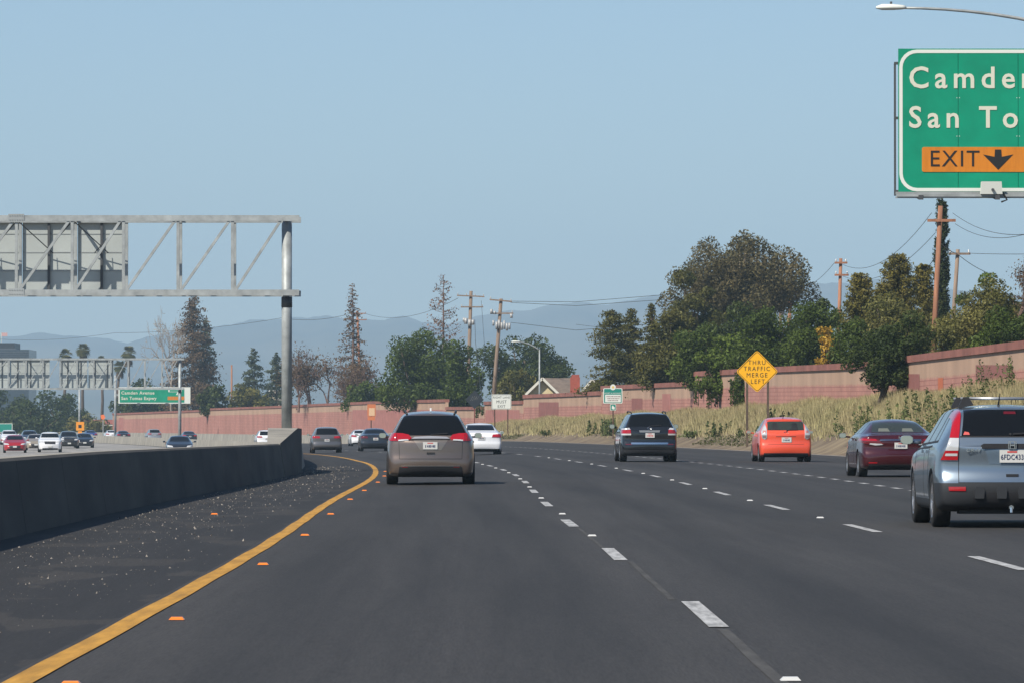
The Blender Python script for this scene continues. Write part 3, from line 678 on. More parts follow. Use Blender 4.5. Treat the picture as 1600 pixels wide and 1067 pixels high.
def tan_minivan():
    sp = dict(ys=[0, .05, .12, .22, .34, .48, .6] + frange(.9, 3.9, 9) + [4.2, 4.5, 4.75, 4.9, 5.0],
        ztop=[(0, .96), (.05, 1.02), (.12, 1.10), (.22, 1.25), (.34, 1.40), (.48, 1.49), (.6, 1.52), (1.4, 1.57), (2.6, 1.54), (3.0, 1.46), (4.0, 1.02), (4.5, .90), (4.9, .74), (5.0, .62)],
        wtop=[(0, .76), (.12, .755), (.22, .70), (.34, .64), (.48, .585), (.6, .57), (1.4, .58), (3, .6), (4, .74), (4.7, .7), (5, .5)],
        wmax=[(0, .80), (.05, .85), (.12, .885), (.3, .915), (1, .93), (3.9, .93), (4.5, .89), (5, .66)],
        belt=[(0, .93), (.6, .99), (3, .95), (4, .9)], zlow=[(0, .22), (.3, .17), (4.6, .17), (5, .22)], lean=[(.17, .04), (.35, 0), (.5, 0), (.57, .03), (.64, .05), (.95, .06), (1.05, .0)],
        axles=(1.0, 4.05), track=.925, wheel_r=.34, arch=.05, tyre_w=.235, bulge=.13)
    c = Car('minivan', 'bronze tan minivan straight ahead in the lane beside the yellow line', 'minivan', sp, paint('bronze', (0.172, 0.132, 0.108), .6, .3), PX(673, 104), 104)
    c.rear('rear_window', [(-.74, 1.09), (-.66, 1.045), (.66, 1.045), (.74, 1.09), (.56, 1.46), (-.56, 1.46)], GLASS, .006)
    for sg in (-1, 1):
        P = lambda pts: [(sg * x, z) for x, z in pts]
        t = c.rear('tail_light', P([(.40, .985), (.46, 1.055), (.60, 1.085), (.86, 1.09), (.90, 1.0), (.86, .93), (.56, .925), (.45, .945)]), REDL, .016, rng=(-.4, .55))
        c.rear('light_trim', P([(.46, .93), (.68, .922), (.68, .945), (.48, .95)]), CLEARL, .020, parent=t)
        c.rear('dark_segment', P([(.715, .94), (.728, .94), (.728, 1.075), (.715, 1.075)]), DREDL, .019, parent=t)
        c.rear('hatch_seam', P([(.655, .55), (.663, .55), (.675, .92), (.667, .92)]), SEAM, .002, rng=(-.4, .2))
        c.rear('rear_reflector', P([(.48, .375), (.60, .375), (.60, .395), (.48, .395)]), REDL, .012, rng=(-.4, .2))
    c.rear('chrome_bar', [(-.41, .965), (.41, .965), (.34, 1.012), (0, 1.028), (-.34, 1.012)], SILVER, .016)
    c.rear('bar_shadow_gap', [(-.40, .948), (.40, .948), (.41, .963), (-.41, .963)], SEAM, .004)
    c.rear('plate_recess', [(-.22, .735), (.22, .735), (.36, .945), (-.36, .945)], mat('recess_bronze', (0.25, 0.215, 0.185), rough=.28, metal=.6), .004)
    plate(c.root, -.01, c.ysurf(0, .83) - .012, .83, None)
    c.add('hatch_handle', MB().box(-.085, .085, c.ysurf(0, .67) - .012, c.ysurf(0, .67) + .05, .648, .688), BLACKP)
    c.rear('hatch_gap', [(-.66, .545), (.66, .545), (.66, .555), (-.66, .555)], SEAM, .002)
    c.rear('bumper_chrome_strip', [(-.60, .385), (.60, .385), (.62, .41), (-.62, .41)], CHROME, .014)
    c.rear('lower_valance', [(-.70, .1), (.70, .1), (.66, .38), (-.66, .38)], BLACKP, .008, rng=(-.4, .35))
    c.add('shark_fin', MB().prism([(.95, 1.56), (1.2, 1.57), (1.0, 1.625), (.96, 1.625)], -.018, .018, 'x'), SWHITE_PLASTIC)
    for sg in (-1, 1):
        c.add('roof_rail', MB().tube([(sg * .50, .66, 1.495), (sg * .52, .85, 1.53), (sg * .55, 2.3, 1.575), (sg * .55, 2.5, 1.53)], .02, 8), CLAD, True)
    for poly in ([(.62, 1.05), (1.45, 1.03), (1.45, 1.45), (.9, 1.42)], [(1.55, 1.03), (2.6, 1.02), (2.6, 1.46), (1.55, 1.46)], [(2.7, 1.02), (3.6, 1.0), (3.05, 1.40), (2.7, 1.45)]):
        c.side('side_window', poly, SGLASS, .004)
    c.rear('windscreen', [(-.7, 1.08), (.7, 1.08), (.56, 1.42), (-.56, 1.42)], GLASS, .005, rng=(2.7, 4.2))
    c.seams((1.5, 2.65, 3.7), .3, .98); c.handles((2.3, 2.75), .88)
    w = MB(); w.bar((0, c.ysurf(0, 1.08) - .03, 1.065), (.36, c.ysurf(.36, 1.1) - .03, 1.09), .02); c.add('wiper', w, BLACKP)
    for sg in (-1, 1): mirror(c.root, sg * 1.04, 3.35, 1.035, sg, c.pm if sg < 0 else BLACKP, .18, .13)
tan_minivan()

def black_suv():
    sp = dict(ys=[0, .05, .1, .2, .3, .4, .52] + frange(.8, 3.7, 9) + [4.0, 4.35, 4.6, 4.72, 4.8],
        ztop=[(0, 1.06), (.05, 1.13), (.1, 1.2), (.2, 1.37), (.3, 1.53), (.4, 1.61), (.52, 1.64), (1.4, 1.675), (2.6, 1.65), (2.9, 1.58), (3.7, 1.14), (4.2, 1.06), (4.6, .95), (4.8, .78)],
        wtop=[(0, .80), (.1, .79), (.2, .72), (.3, .655), (.4, .62), (1.4, .63), (2.9, .65), (3.7, .78), (4.5, .74), (4.8, .6)],
        wmax=[(0, .84), (.05, .89), (.12, .92), (.3, .945), (1, .955), (3.7, .955), (4.4, .92), (4.8, .74)],
        belt=[(0, 1.02), (.5, 1.1), (3, 1.06), (3.7, 1.0)], zlow=[(0, .26), (.3, .22), (4.5, .22), (4.8, .28)], lean=[(.2, .05), (.36, 0), (.6, 0), (.66, .06), (1.05, .05), (1.15, 0)],
        axles=(.98, 3.75), track=.945, wheel_r=.37, arch=.05, tyre_w=.24, bulge=.10)
    c = Car('suv', 'black SUV with a chrome tailgate strip, in the third lane before the green sign', 'car', sp, paint('black', (0.010, 0.011, 0.013), .2, .22), PX(1015, 165.5), 165.5)
    c.rear('rear_window', [(-.71, 1.19), (.71, 1.19), (.60, 1.585), (-.60, 1.585)], GLASS, .006)
    for sg in (-1, 1):
        P = lambda pts: [(sg * x, z) for x, z in pts]
        t = c.rear('tail_light', P([(.62, .955), (.93, .955), (.93, 1.07), (.64, 1.08)]), REDL, .02, rng=(-.4, .5))
        c.rear('clear_top', P([(.64, 1.082), (.93, 1.072), (.88, 1.12), (.68, 1.14)]), CLEARL, .02, rng=(-.4, .5), parent=t)
        c.rear('clear_bottom', P([(.62, .90), (.92, .90), (.93, .953), (.62, .953)]), CLEARL, .02, rng=(-.4, .5), parent=t)
        c.rear('rear_reflector', P([(.60, .575), (.80, .575), (.80, .61), (.60, .61)]), DREDL, .012, rng=(-.4, .2))
    y = c.ysurf(0, 1.03); c.add('garnish_bar', MB().prism([(-.33, .995), (.33, .995), (.35, 1.065), (-.35, 1.065)], y - .03, y + .1), SILVER)
    b = MB(); b.lathe([(.052, y - .05), (.060, y - .055), (.066, y - .05), (.066, y - .03)], 20, 'y'); b.lathe([(.022, y - .05), (.03, y - .055), (.034, y - .05)], 16, 'y')
    b.v = [(x * (1.15), yy, z * .8 + 1.135) for x, yy, z in b.v]; c.add('badge', b, CHROME)
    plate(c.root, .01, c.ysurf(0, .9) - .012, .895, None, code=REDINK)
    c.rear('chrome_strip', [(-.62, .595), (.62, .595), (.62, .655), (-.62, .655)], CHROME, .014)
    c.rear('lower_valance', [(-.95, .15), (.95, .15), (.95, .40), (-.95, .40)], BLACKP, .008, rng=(-.4, .45))
    c.add('muffler', MB().tube([(.2, .5, .3), (.62, .5, .3)], .08, 10), BLACKP, True)
    c.add('hitch_beam', MB().box(-.5, .5, .3, .7, .2, .3), BLACKP)
    for sg in (-1, 1):
        c.add('roof_rail', MB().tube([(sg * .57, .55, 1.62), (sg * .59, .7, 1.675), (sg * .60, 2.4, 1.70), (sg * .60, 2.6, 1.65)], .022, 8), BLACKP, True)
        mirror(c.root, sg * 1.09, 3.05, 1.19, sg, c.pm, .2, .17)
    for poly in ([(.55, 1.16), (1.25, 1.14), (1.25, 1.54), (.8, 1.52)], [(1.35, 1.14), (2.25, 1.12), (2.25, 1.56), (1.35, 1.56)], [(2.35, 1.12), (3.35, 1.1), (2.85, 1.52), (2.35, 1.55)]):
        c.side('side_window', poly, SGLASS, .004)
    c.rear('windscreen', [(-.74, 1.2), (.74, 1.2), (.62, 1.54), (-.62, 1.54)], GLASS, .005, rng=(2.6, 3.9))
    c.seams((1.3, 2.3, 3.4), .35, 1.1); c.handles((1.45, 2.45), .97)
    w = MB(); w.bar((0, c.ysurf(0, 1.22) - .03, 1.205), (.4, c.ysurf(.4, 1.24) - .03, 1.235), .022); c.add('wiper', w, BLACKP)
black_suv()

def orange_hatch():
    sp = dict(ys=[0, .04, .1, .18, .3, .42, .55] + frange(.8, 3.0, 8) + [3.25, 3.55, 3.8, 3.93, 4.0],
        ztop=[(0, .98), (.04, 1.03), (.1, 1.08), (.18, 1.19), (.3, 1.34), (.42, 1.42), (.55, 1.455), (1.3, 1.52), (2.0, 1.48), (2.3, 1.40), (3.1, 1.0), (3.5, .86), (3.9, .70), (4.0, .58)],
        wtop=[(0, .70), (.1, .69), (.18, .66), (.3, .62), (.42, .585), (.55, .57), (1.3, .58), (2.3, .6), (3.1, .72), (3.7, .66), (4, .5)],
        wmax=[(0, .78), (.04, .83), (.1, .86), (.25, .885), (.9, .895), (3.0, .895), (3.6, .84), (4, .62)],
        belt=[(0, .93), (.5, 1.02), (2.3, .95), (3.1, .88)], zlow=[(0, .22), (.3, .16), (3.6, .17), (4, .22)], lean=[(.15, .05), (.34, 0), (.54, 0), (.6, .05), (.7, .07), (1.0, .05), (1.1, .0)],
        axles=(.62, 3.15), track=.885, wheel_r=.305, arch=.045, tyre_w=.20, bulge=.10)
    c = Car('hatchback', 'bright orange red hatchback in the right lane below the yellow diamond sign', 'car', sp, paint('orange_red', (0.74, 0.085, 0.035), .1, .3), PX(1228, 165.5), 165.5)
    c.rear('rear_window', [(-.615, 1.065), (.615, 1.065), (.60, 1.33), (.54, 1.36), (-.54, 1.36), (-.60, 1.33)], mat('clearer_glass', (0.03, 0.036, 0.028), rough=.07, spec=.6), .006)
    for x in (-.36, .30): c.rear('head_rest', [(x - .10, 1.08), (x + .12, 1.08), (x + .10, 1.26), (x + .03, 1.31), (x - .05, 1.30), (x - .10, 1.24)], mat('seat_dark', (.008, .008, .008), rough=.5), .0075)
    for sg in (-1, 1):
        P = lambda pts: [(sg * x, z) for x, z in pts]
        t = c.rear('tail_light', P([(.635, .80), (.70, .76), (.79, .80), (.81, 1.0), (.73, 1.16), (.665, 1.26), (.64, 1.10)]), CLEARL, .018, rng=(-.4, .6))
        c.rear('smoked_segment', P([(.65, .79), (.78, .80), (.79, .90), (.65, .90)]), mat('smoke_lens', (.18, .14, .14), rough=.15, spec=.6), .021, rng=(-.4, .6), parent=t)
        c.rear('red_segment', P([(.66, .97), (.77, .97), (.75, 1.05), (.66, 1.05)]), mat('pale_red_lens', (.45, .2, .18), rough=.15, spec=.6), .021, rng=(-.4, .6), parent=t)
        mirror(c.root, sg * 1.06, 2.35, 1.0, sg, c.pm, .19, .12)
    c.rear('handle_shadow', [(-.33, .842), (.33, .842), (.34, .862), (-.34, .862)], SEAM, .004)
    c.rear('spoiler_lip', [(-.60, 1.375), (.60, 1.375), (.58, 1.41), (-.58, 1.41)], c.pm, .022, rng=(-.1, .7))
    plate(c.root, .015, c.ysurf(0, .745) - .012, .745, None, w=.33, h=.165)
    y = c.ysurf(0, .985); b = MB(); b.lathe([(.05, y - .02), (.06, y - .027), (.066, y - .018), (.066, y)], 20, 'y'); b.v = [(x * 1.1, yy, z * .75 + .985) for x, yy, z in b.v]; c.add('badge', b, CHROME)
    c.rear('hatch_gap', [(-.6, .592), (.6, .592), (.62, .602), (-.62, .602)], SEAM, .002)
    c.rear('lower_valance', [(-.78, .1), (.78, .1), (.74, .30), (-.74, .30)], BLACKP, .008, rng=(-.4, .3))
    for poly in ([(.85, 1.06), (1.55, 1.02), (1.55, 1.40), (1.2, 1.40)], [(1.65, 1.01), (2.7, .99), (2.25, 1.34), (1.65, 1.40)]): c.side('side_window', poly, SGLASS, .004)
    c.rear('windscreen', [(-.68, 1.06), (.68, 1.06), (.56, 1.37), (-.56, 1.37)], GLASS, .005, rng=(2.0, 3.3))
    c.seams((1.0, 1.6, 2.75), .3, .97); c.handles((1.15, 1.8), .86)
    c.add('antenna', MB().tube([(-.05, .6, 1.45), (-.05, .56, 1.47), (-.05, .42, 1.62)], [.02, .01, .004], 8), BLACKP)
    w = MB(); w.bar((.02, c.ysurf(.02, 1.05) - .02, 1.02), (.06, c.ysurf(.1, 1.08) - .03, 1.08), .025); w.bar((.06, c.ysurf(.1, 1.08) - .03, 1.08), (.40, c.ysurf(.4, 1.09) - .03, 1.085), .018); c.add('wiper', w, BLACKP)
orange_hatch()

def red_sedan():
    sp = dict(ys=[0, .04, .1, .2, .45, .65, .9, 1.15, 1.4] + frange(1.7, 3.4, 6) + [3.7, 4.05, 4.35, 4.48, 4.55],
        ztop=[(0, .90), (.04, .98), (.1, 1.015), (.2, 1.025), (.45, 1.03), (.65, 1.055), (.9, 1.17), (1.15, 1.28), (1.4, 1.35), (1.9, 1.395), (2.5, 1.36), (2.8, 1.28), (3.5, .98), (4.0, .90), (4.4, .76), (4.55, .6)],
        wtop=[(0, .76), (.1, .74), (.45, .70), (.65, .68), (.9, .63), (1.15, .58), (1.4, .55), (1.9, .55), (2.8, .58), (3.5, .72), (4.2, .68), (4.55, .5)],
        wmax=[(0, .82), (.04, .87), (.1, .90), (.3, .93), (1, .94), (3.4, .94), (4.1, .88), (4.55, .66)],
        belt=[(0, .88), (.4, .98), (1, 1.0), (2.8, .95), (3.5, .88)], zlow=[(0, .24), (.3, .17), (4.2, .17), (4.55, .22)], lean=[(.15, .05), (.32, 0), (.52, 0), (.6, .04), (.72, .06), (.9, .03), (1.0, 0)],
        axles=(.92, 3.6), track=.925, wheel_r=.315, arch=.05, tyre_w=.21, bulge=.12)
    c = Car('sedan', 'dark maroon sedan with chrome trunk strip, right lane ahead of the light blue SUV', 'car', sp, paint('maroon', (0.055, 0.004, 0.007), .3, .24), PX(1407, 146.5), 146.5)
    c.root.location.y = 146.5; d = 9625 / (745 - 663); c.root.location = (PX(1407, d), d, gz(PX(1407, d), d))
    c.rear('rear_window', [(-.63, 1.07), (.63, 1.07), (.53, 1.305), (-.53, 1.305)], mat('clearer_glass', (0.03, 0.036, 0.028)), .006, rng=(.4, 1.6))
    for x in (-.33, .24): c.rear('head_rest', [(x - .13, 1.085), (x + .15, 1.085), (x + .12, 1.16), (x - .10, 1.16)], mat('seat_grey', (.12, .13, .11), rough=.6), .0075, rng=(.4, 1.6))
    for sg in (-1, 1):
        P = lambda pts: [(sg * x, z) for x, z in pts]
        t = c.rear('tail_light', P([(.38, .79), (.60, .755), (.93, .82), (.93, .93), (.80, .965), (.55, .90)]), DREDL, .02, rng=(-.4, .6))
        c.rear('red_band', P([(.55, .86), (.92, .87), (.92, .915), (.60, .90)]), REDL, .024, rng=(-.4, .6), parent=t)
        c.rear('clear_band', P([(.42, .775), (.60, .762), (.74, .79), (.72, .815), (.45, .80)]), CLEARL, .024, rng=(-.4, .6), parent=t)
        c.rear('rear_reflector', P([(.56, .335), (.76, .335), (.76, .36), (.56, .36)]), REDL, .012, rng=(-.4, .2))
        mirror(c.root, sg * 1.10, 2.9, .99, sg, c.pm, .2, .14)
    c.rear('chrome_strip', [(-.50, .865), (.50, .865), (.48, .895), (-.48, .895)], CHROME, .018)
    y = c.ysurf(0, .95) - .012; b = MB()
    for q in ((-.04, -.025), (.025, .04)): b.box(q[0], q[1], y - .012, y + .02, .915, .985)
    b.box(-.025, .025, y - .012, y + .02, .942, .957); c.add('badge', b, CHROME)
    plate(c.root, 0, c.ysurf(0, .755) - .014, .755, None, h=.145)
    c.rear('trunk_seam', [(-.52, .69), (.52, .69), (.54, .698), (-.54, .698)], SEAM, .002)
    c.rear('lower_valance', [(-.80, .1), (.80, .1), (.76, .30), (-.76, .30)], BLACKP, .008, rng=(-.4, .35))
    for poly in ([(1.05, 1.04), (1.85, 1.03), (1.85, 1.30), (1.5, 1.29)], [(1.95, 1.03), (3.05, 1.0), (2.6, 1.27), (1.95, 1.31)]): c.side('side_window', poly, SGLASS, .004)
    c.rear('windscreen', [(-.68, 1.02), (.68, 1.02), (.54, 1.29), (-.54, 1.29)], GLASS, .005, rng=(2.4, 3.7))
    c.seams((1.3, 1.9, 3.1), .3, .98); c.handles((1.4, 2.05), .87)
red_sedan()

# generic bodies for the farther traffic, with details at both ends
def spec_sedan():
    return dict(ys=[0, .06, .15, .4, .7, .95, 1.2, 1.5] + frange(1.9, 3.4, 5) + [3.8, 4.2, 4.45, 4.6, 4.68],
        ztop=[(0, .88), (.06, .98), (.15, 1.02), (.4, 1.04), (.7, 1.09), (.95, 1.2), (1.2, 1.3), (1.5, 1.38), (2.0, 1.43), (2.6, 1.38), (2.9, 1.28), (3.6, .98), (4.2, .86), (4.5, .74), (4.68, .58)],
        wtop=[(0, .74), (.4, .70), (.95, .63), (1.5, .56), (2, .56), (2.9, .6), (3.6, .72), (4.3, .68), (4.68, .5)],
        wmax=[(0, .80), (.06, .86), (.2, .91), (1, .92), (3.5, .92), (4.3, .86), (4.68, .64)],
        belt=[(0, .86), (.4, .97), (2.9, .94), (3.6, .88)], zlow=[(0, .24), (.3, .17), (4.3, .17), (4.68, .2)], lean=[(.15, .05), (.35, 0), (.55, 0), (.62, .05), (.9, .04), (1.0, 0)],
        axles=(.95, 3.75), track=.91, wheel_r=.33, arch=.05, bulge=.1)
def spec_suv():
    return dict(ys=[0, .06, .12, .22, .34, .48, .6] + frange(.9, 3.4, 7) + [3.7, 4.1, 4.4, 4.55, 4.62],
        ztop=[(0, 1.02), (.06, 1.1), (.12, 1.18), (.22, 1.34), (.34, 1.5), (.48, 1.57), (.6, 1.6), (1.5, 1.64), (2.4, 1.6), (2.8, 1.5), (3.5, 1.12), (4.0, 1.04), (4.4, .95), (4.62, .74)],
        wtop=[(0, .78), (.12, .77), (.22, .71), (.34, .65), (.48, .61), (1.5, .62), (2.8, .64), (3.5, .76), (4.2, .74), (4.62, .6)],
        wmax=[(0, .83), (.06, .88), (.15, .92), (1, .945), (3.5, .945), (4.2, .91), (4.62, .72)],
        belt=[(0, .98), (.5, 1.06), (2.9, 1.02), (3.5, .96)], zlow=[(0, .27), (.3, .21), (4.3, .21), (4.62, .25)], lean=[(.2, .05), (.38, 0), (.58, 0), (.66, .06), (1.0, .05), (1.1, 0)],
        axles=(.9, 3.65), track=.935, wheel_r=.36, arch=.05, tyre_w=.23, bulge=.1)
SPS, SPU = spec_sedan(), spec_suv()
def traffic(kind, label, pm, x, d, rear=True, flip=False, group=None, tail=REDL, dz=0.0, yaw=None, glass=GLASS):
    sp = SPS if kind == 'sedan' else SPU; L = sp['ys'][-1]; X = PX(x, d)
    c = Car(kind, label, 'car', sp, pm, X, d + (L if flip else 0), flip=flip, group=group, level=2 if d < 330 else 1, yaw=yaw); c.root.location.z += dz
    if kind == 'sedan':
        rw = [(-.62, 1.1), (.62, 1.1), (.54, 1.33), (-.54, 1.33)]; rr = (.4, 1.7); ws = [(-.66, 1.02), (.66, 1.02), (.55, 1.32), (-.55, 1.32)]; wr = (2.4, 3.9)
        tl = [(.46, .80), (.90, .80), (.90, .95), (.50, .92)]; hl = [(.44, .62), (.84, .64), (.84, .78), (.50, .72)]; gr = [(-.40, .36), (.40, .36), (.46, .56), (-.46, .56)]; pz = .76; va = .30
        sw = ([(1.1, 1.03), (1.9, 1.02), (1.9, 1.33), (1.5, 1.31)], [(2.0, 1.02), (3.1, 1.0), (2.7, 1.28), (2.0, 1.34)]); mz, my = 1.0, 3.0
    else:
        rw = [(-.68, 1.15), (.68, 1.15), (.60, 1.52), (-.60, 1.52)]; rr = (-.3, .9); ws = [(-.72, 1.18), (.72, 1.18), (.62, 1.5), (-.62, 1.5)]; wr = (2.4, 3.8)
        tl = [(.42, .93), (.90, .93), (.90, 1.07), (.46, 1.05)]; hl = [(.46, .76), (.88, .78), (.88, .92), (.50, .88)]; gr = [(-.42, .66), (.42, .66), (.46, .88), (-.46, .88)]; pz = .80; va = .42
        sw = ([(.75, 1.12), (1.5, 1.1), (1.5, 1.5), (1.0, 1.48)], [(1.6, 1.1), (3.1, 1.07), (2.7, 1.45), (1.6, 1.52)]); mz, my = 1.14, 2.95
    c.rear('rear_window', rw, glass, .006, rng=rr); c.rear('windscreen', ws, GLASS, .006, rng=wr)
    for p in sw: c.side('side_window', p, SGLASS, .004)
    for sg in (-1, 1):
        c.rear('tail_light', [(sg * a, b) for a, b in tl], tail, .016, rng=(-.4, .6))
        c.rear('headlight', [(sg * a, b) for a, b in hl], CLEARL, .012, rng=(L - 1.0, L + .4))
        mirror(c.root, sg * (sp['track'] + .13), my, mz, sg, pm, .19, .14)
    c.rear('grille', gr, BLACKP, .008, rng=(L - .7, L + .4)); c.rear('lower_grille', [(-.6, .24), (.6, .24), (.6, .34), (-.6, .34)], BLACKP, .008, rng=(L - .7, L + .4))
    c.rear('lower_valance', [(-.82, .1), (.82, .1), (.80, va), (-.80, va)], BLACKP, .008, rng=(-.4, .4))
    if rear: plate(c.root, 0, c.ysurf(0, pz) - .014, pz, None)
    else: MB().box(-.15, .15, L + .10, L + .18, .42, .55).build('licence_plate', PLATE, c.root)
    return c
random.seed(3)
WHITE = paint('white', (.72, .73, .74), 0.0, .3); BLK = paint('car_black', (.012, .013, .016), .2, .22); GREY = paint('grey', (.13, .125, .125), .5, .3)
RED = paint('red', (.36, .012, .016), .2, .28); GOLD = paint('gold', (.36, .31, .24), .4, .35); BLUE = paint('blue', (.03, .06, .22), .3, .3); SILV = paint('silver', (.34, .35, .37), .5, .3); NAVY = paint('charcoal', (.022, .026, .034), .3, .25)
traffic('sedan', 'white sedan partly hidden behind the minivan, right of it', WHITE, 752, 214, dz=-.03)
traffic('suv', 'grey SUV rounding the bend beside the concrete plinth', GREY, 511, 306)
traffic('sedan', 'dark charcoal car just left of the minivan mirror', NAVY, 587, 300, tail=DREDL)
traffic('sedan', 'white car peeping out left of the dark charcoal car', WHITE, 566, 420)
traffic('sedan', 'red sedan oncoming at the left edge of the picture', RED, 14, 385, rear=False, flip=True)
traffic('suv', 'white SUV oncoming in the far carriageway', WHITE, 69, 392, rear=False, flip=True)
traffic('sedan', 'pale gold car half hidden behind the oncoming white SUV', GOLD, 47, 425, rear=False, flip=True)
traffic('suv', 'black SUV oncoming, right of the white SUV', BLK, 99, 455, rear=False, flip=True)
traffic('sedan', 'black sedan oncoming, right of the black SUV', BLK, 123, 470, rear=False, flip=True)
traffic('sedan', 'lone black sedan oncoming below the distant gantry post', NAVY, 272, 330, rear=False, flip=True)
traffic('suv', 'dark SUV oncoming behind the red sedan', NAVY, 38, 520, rear=False, flip=True)
traffic('suv', 'white van roof oncoming at the far left edge', WHITE, 6, 540, rear=False, flip=True)
for kind, x, off, pm, lab in (('sedan', 143, 5.4, BLUE, 'blue car driving away near the orange median sign'), ('sedan', 176, 9, WHITE, 'white hatch shaped car driving away at the end of the pink wall'),
        ('sedan', 194, 5.4, BLK, 'black car driving away beside the white one near the wall end'), ('suv', 242, 9, SILV, 'silver SUV driving away in front of the pink wall'),
        ('sedan', 297, 9, NAVY, 'dark car driving away just right of the distant gantry post'), ('suv', 417, 5.4, WHITE, 'white SUV with red tail light left of the plinth')):
    d = d_at(x, off); traffic(kind, lab, pm, x, d)

# ------------------------------------------------------------------ overhead structures and signs
GALV = mat('galvanised_steel', (0.30, 0.32, 0.315), rough=0.55, metal=0.25, noise=0.25, scale=2.5)
GALVD = mat('dull_steel', (0.26, 0.28, 0.28), rough=0.6, metal=0.25, noise=0.2, scale=1.0)
ALU = mat('sign_back_aluminium', (0.36, 0.39, 0.375), rough=0.5, metal=0.15, noise=0.12, scale=0.6)
GREEN = mat('sign_green', (0.0, 0.235, 0.13), rough=0.45, noise=0.16, scale=0.9)
SWHITE = mat('sign_white', (0.62, 0.64, 0.58), rough=0.5)
LETTER = mat('sign_letter', (0.56, 0.56, 0.45), rough=0.5)
ORANGE = mat('sign_orange', (0.52, 0.175, 0.012), rough=0.5, noise=0.12, scale=3, stretch=(2, 1, .4))
YELLOW = mat('sign_yellow', (0.80, 0.40, 0.005), rough=0.45)
SBLACK = mat('sign_black', (0.014, 0.014, 0.014), rough=0.5)
RUST = mat('rusty_post', (0.075, 0.042, 0.028), rough=0.85, noise=0.3, scale=6)
STEELD = mat('dark_steel', (0.07, 0.075, 0.08), rough=0.6, metal=0.3)
def rounded(x0, x1, z0, z1, r, n=6):
    P = []
    for cx, cz, a in ((x1 - r, z1 - r, 0), (x0 + r, z1 - r, 90), (x0 + r, z0 + r, 180), (x1 - r, z0 + r, 270)):
        for k in range(n + 1): q = math.radians(a + 90 * k / n); P.append((cx + r * math.cos(q), cz + r * math.sin(q)))
    return P
def frame_ring(po, pi, y0, y1):      # border between two outlines with equal counts
    n = len(po); m = MB(); V = [(x, y0, z) for x, z in po] + [(x, y0, z) for x, z in pi] + [(x, y1, z) for x, z in po] + [(x, y1, z) for x, z in pi]
    F = []
    for i in range(n):
        j = (i + 1) % n; F += [(i, j, n+j, n+i), (2*n+i, 3*n+i, 3*n+j, 2*n+j), (i, 2*n+i, 2*n+j, j), (n+i, n+j, 3*n+j, 3*n+i)]
    return m.add(V, F)

def gantry(name, label, xpost, d, ytop, ybot, xs, panels, xend, xleft, base_z=None, r=0.15):
    X0 = PX(xpost, d); g = gz(X0, d) if base_z is None else base_z; root = empty(name, (X0, d, g), label, 'gantry')
    zt, zb = PZ(ytop, d) - g, PZ(ybot, d) - g; ch = 0.17; lx = lambda x: PX(x, d) - X0; xe, xl = lx(xend), lx(xleft); D = 1.15
    MB().tube([(0, 0, -0.3), (0, 0, zt + 0.02)], r, 20).build('post', GALV, root, True)
    p = MB().tube([(0, 0, zb - 0.42), (0, 0, zb - 0.12)], r * 1.06, 20).build('post_collar', STEELD, root, True)
    for nm, y in (('front', -0.30), ('rear', -0.30 + D)):
        for z, h in ((zt, ch), (zb, ch)):
            MB().bar((xl, y, z), (xe, y, z), 0.14, h, (0, 0, 1)).build('chord', GALV, root)
        k = 0
        for a, b in zip(xs, xs[1:]):
            if b != xs[-1]: MB().bar((lx(b), y, zb + ch / 2), (lx(b), y, zt - ch / 2), 0.085, 0.085).build('vertical', GALV, root)
            if y < 0: MB().bar((lx(a) + 0.10, y + 0.002, zb + ch / 2), (lx(b) - 0.10, y + 0.002, zt - ch / 2), 0.095, 0.075).build('diagonal', GALV, root)
    for b in xs[::2]:
        for z in (zt, zb): MB().bar((lx(b) + .05, -0.23, z), (lx(b) + .05, D - 0.37, z), 0.07).build('cross_tie', GALV, root)
    for x in (xs[len(xs) // 3],):
        for z in (zt, zb):
            sp = MB().box(lx(x) - 0.23, lx(x) + 0.23, -0.385, -0.372, z - 0.12, z + 0.12).build('splice_plate', GALVD, root)
            for i in range(6):
                for j in (-1, 1): MB().lathe([(0.016, -0.395), (0.016, -0.384)], 6, 'y').build('bolt', SBLACK, sp).location = (lx(x) - 0.18 + 0.072 * i, 0, z + j * 0.06)
    for a, b in panels:
        pa = MB().box(lx(a), lx(b), D - 0.30 + 0.09, D - 0.30 + 0.12, zb + 0.05, zt - 0.05).build('sign_panel', ALU, root)
        for q in range(1, 4):
            z = zb + (zt - zb) * q / 4 + 0.12; MB().box(lx(a) + .02, lx(b) - .02, D - 0.30 + 0.075, D - 0.30 + 0.089, z, z + 0.022).build('panel_joint', GALVD, pa)
        n = max(1, int((lx(b) - lx(a)) / 1.0))
        for q in range(n): 
            x = lx(a) + (lx(b) - lx(a)) * (q + 0.5) / n; MB().bar((x, D - 0.30 + 0.03, zb + 0.1), (x, D - 0.30 + 0.03, zt - 0.1), 0.07, 0.07).build('stiffener', STEELD, pa)
        for x in (a, b):
            MB().bar((lx(x), -0.22, zt - .1), (lx(x) + .9 * (1 if x == a else -1), D - .33, zb + (zt - zb) * .55), 0.022).build('brace_rod', STEELD, pa)
    return root
dg = 143
gantry('sign_gantry', 'near steel truss gantry on a tall post at the left, sign panels seen from behind', 448, dg, 342, 458, [-230, -145, -60, 27, 114, 194, 279, 364, 444], [(-230, -62), (-58, 26), (30, 113), (117, 192)], 468, -250, base_z=gz(PX(448, dg), dg) + 1.27)
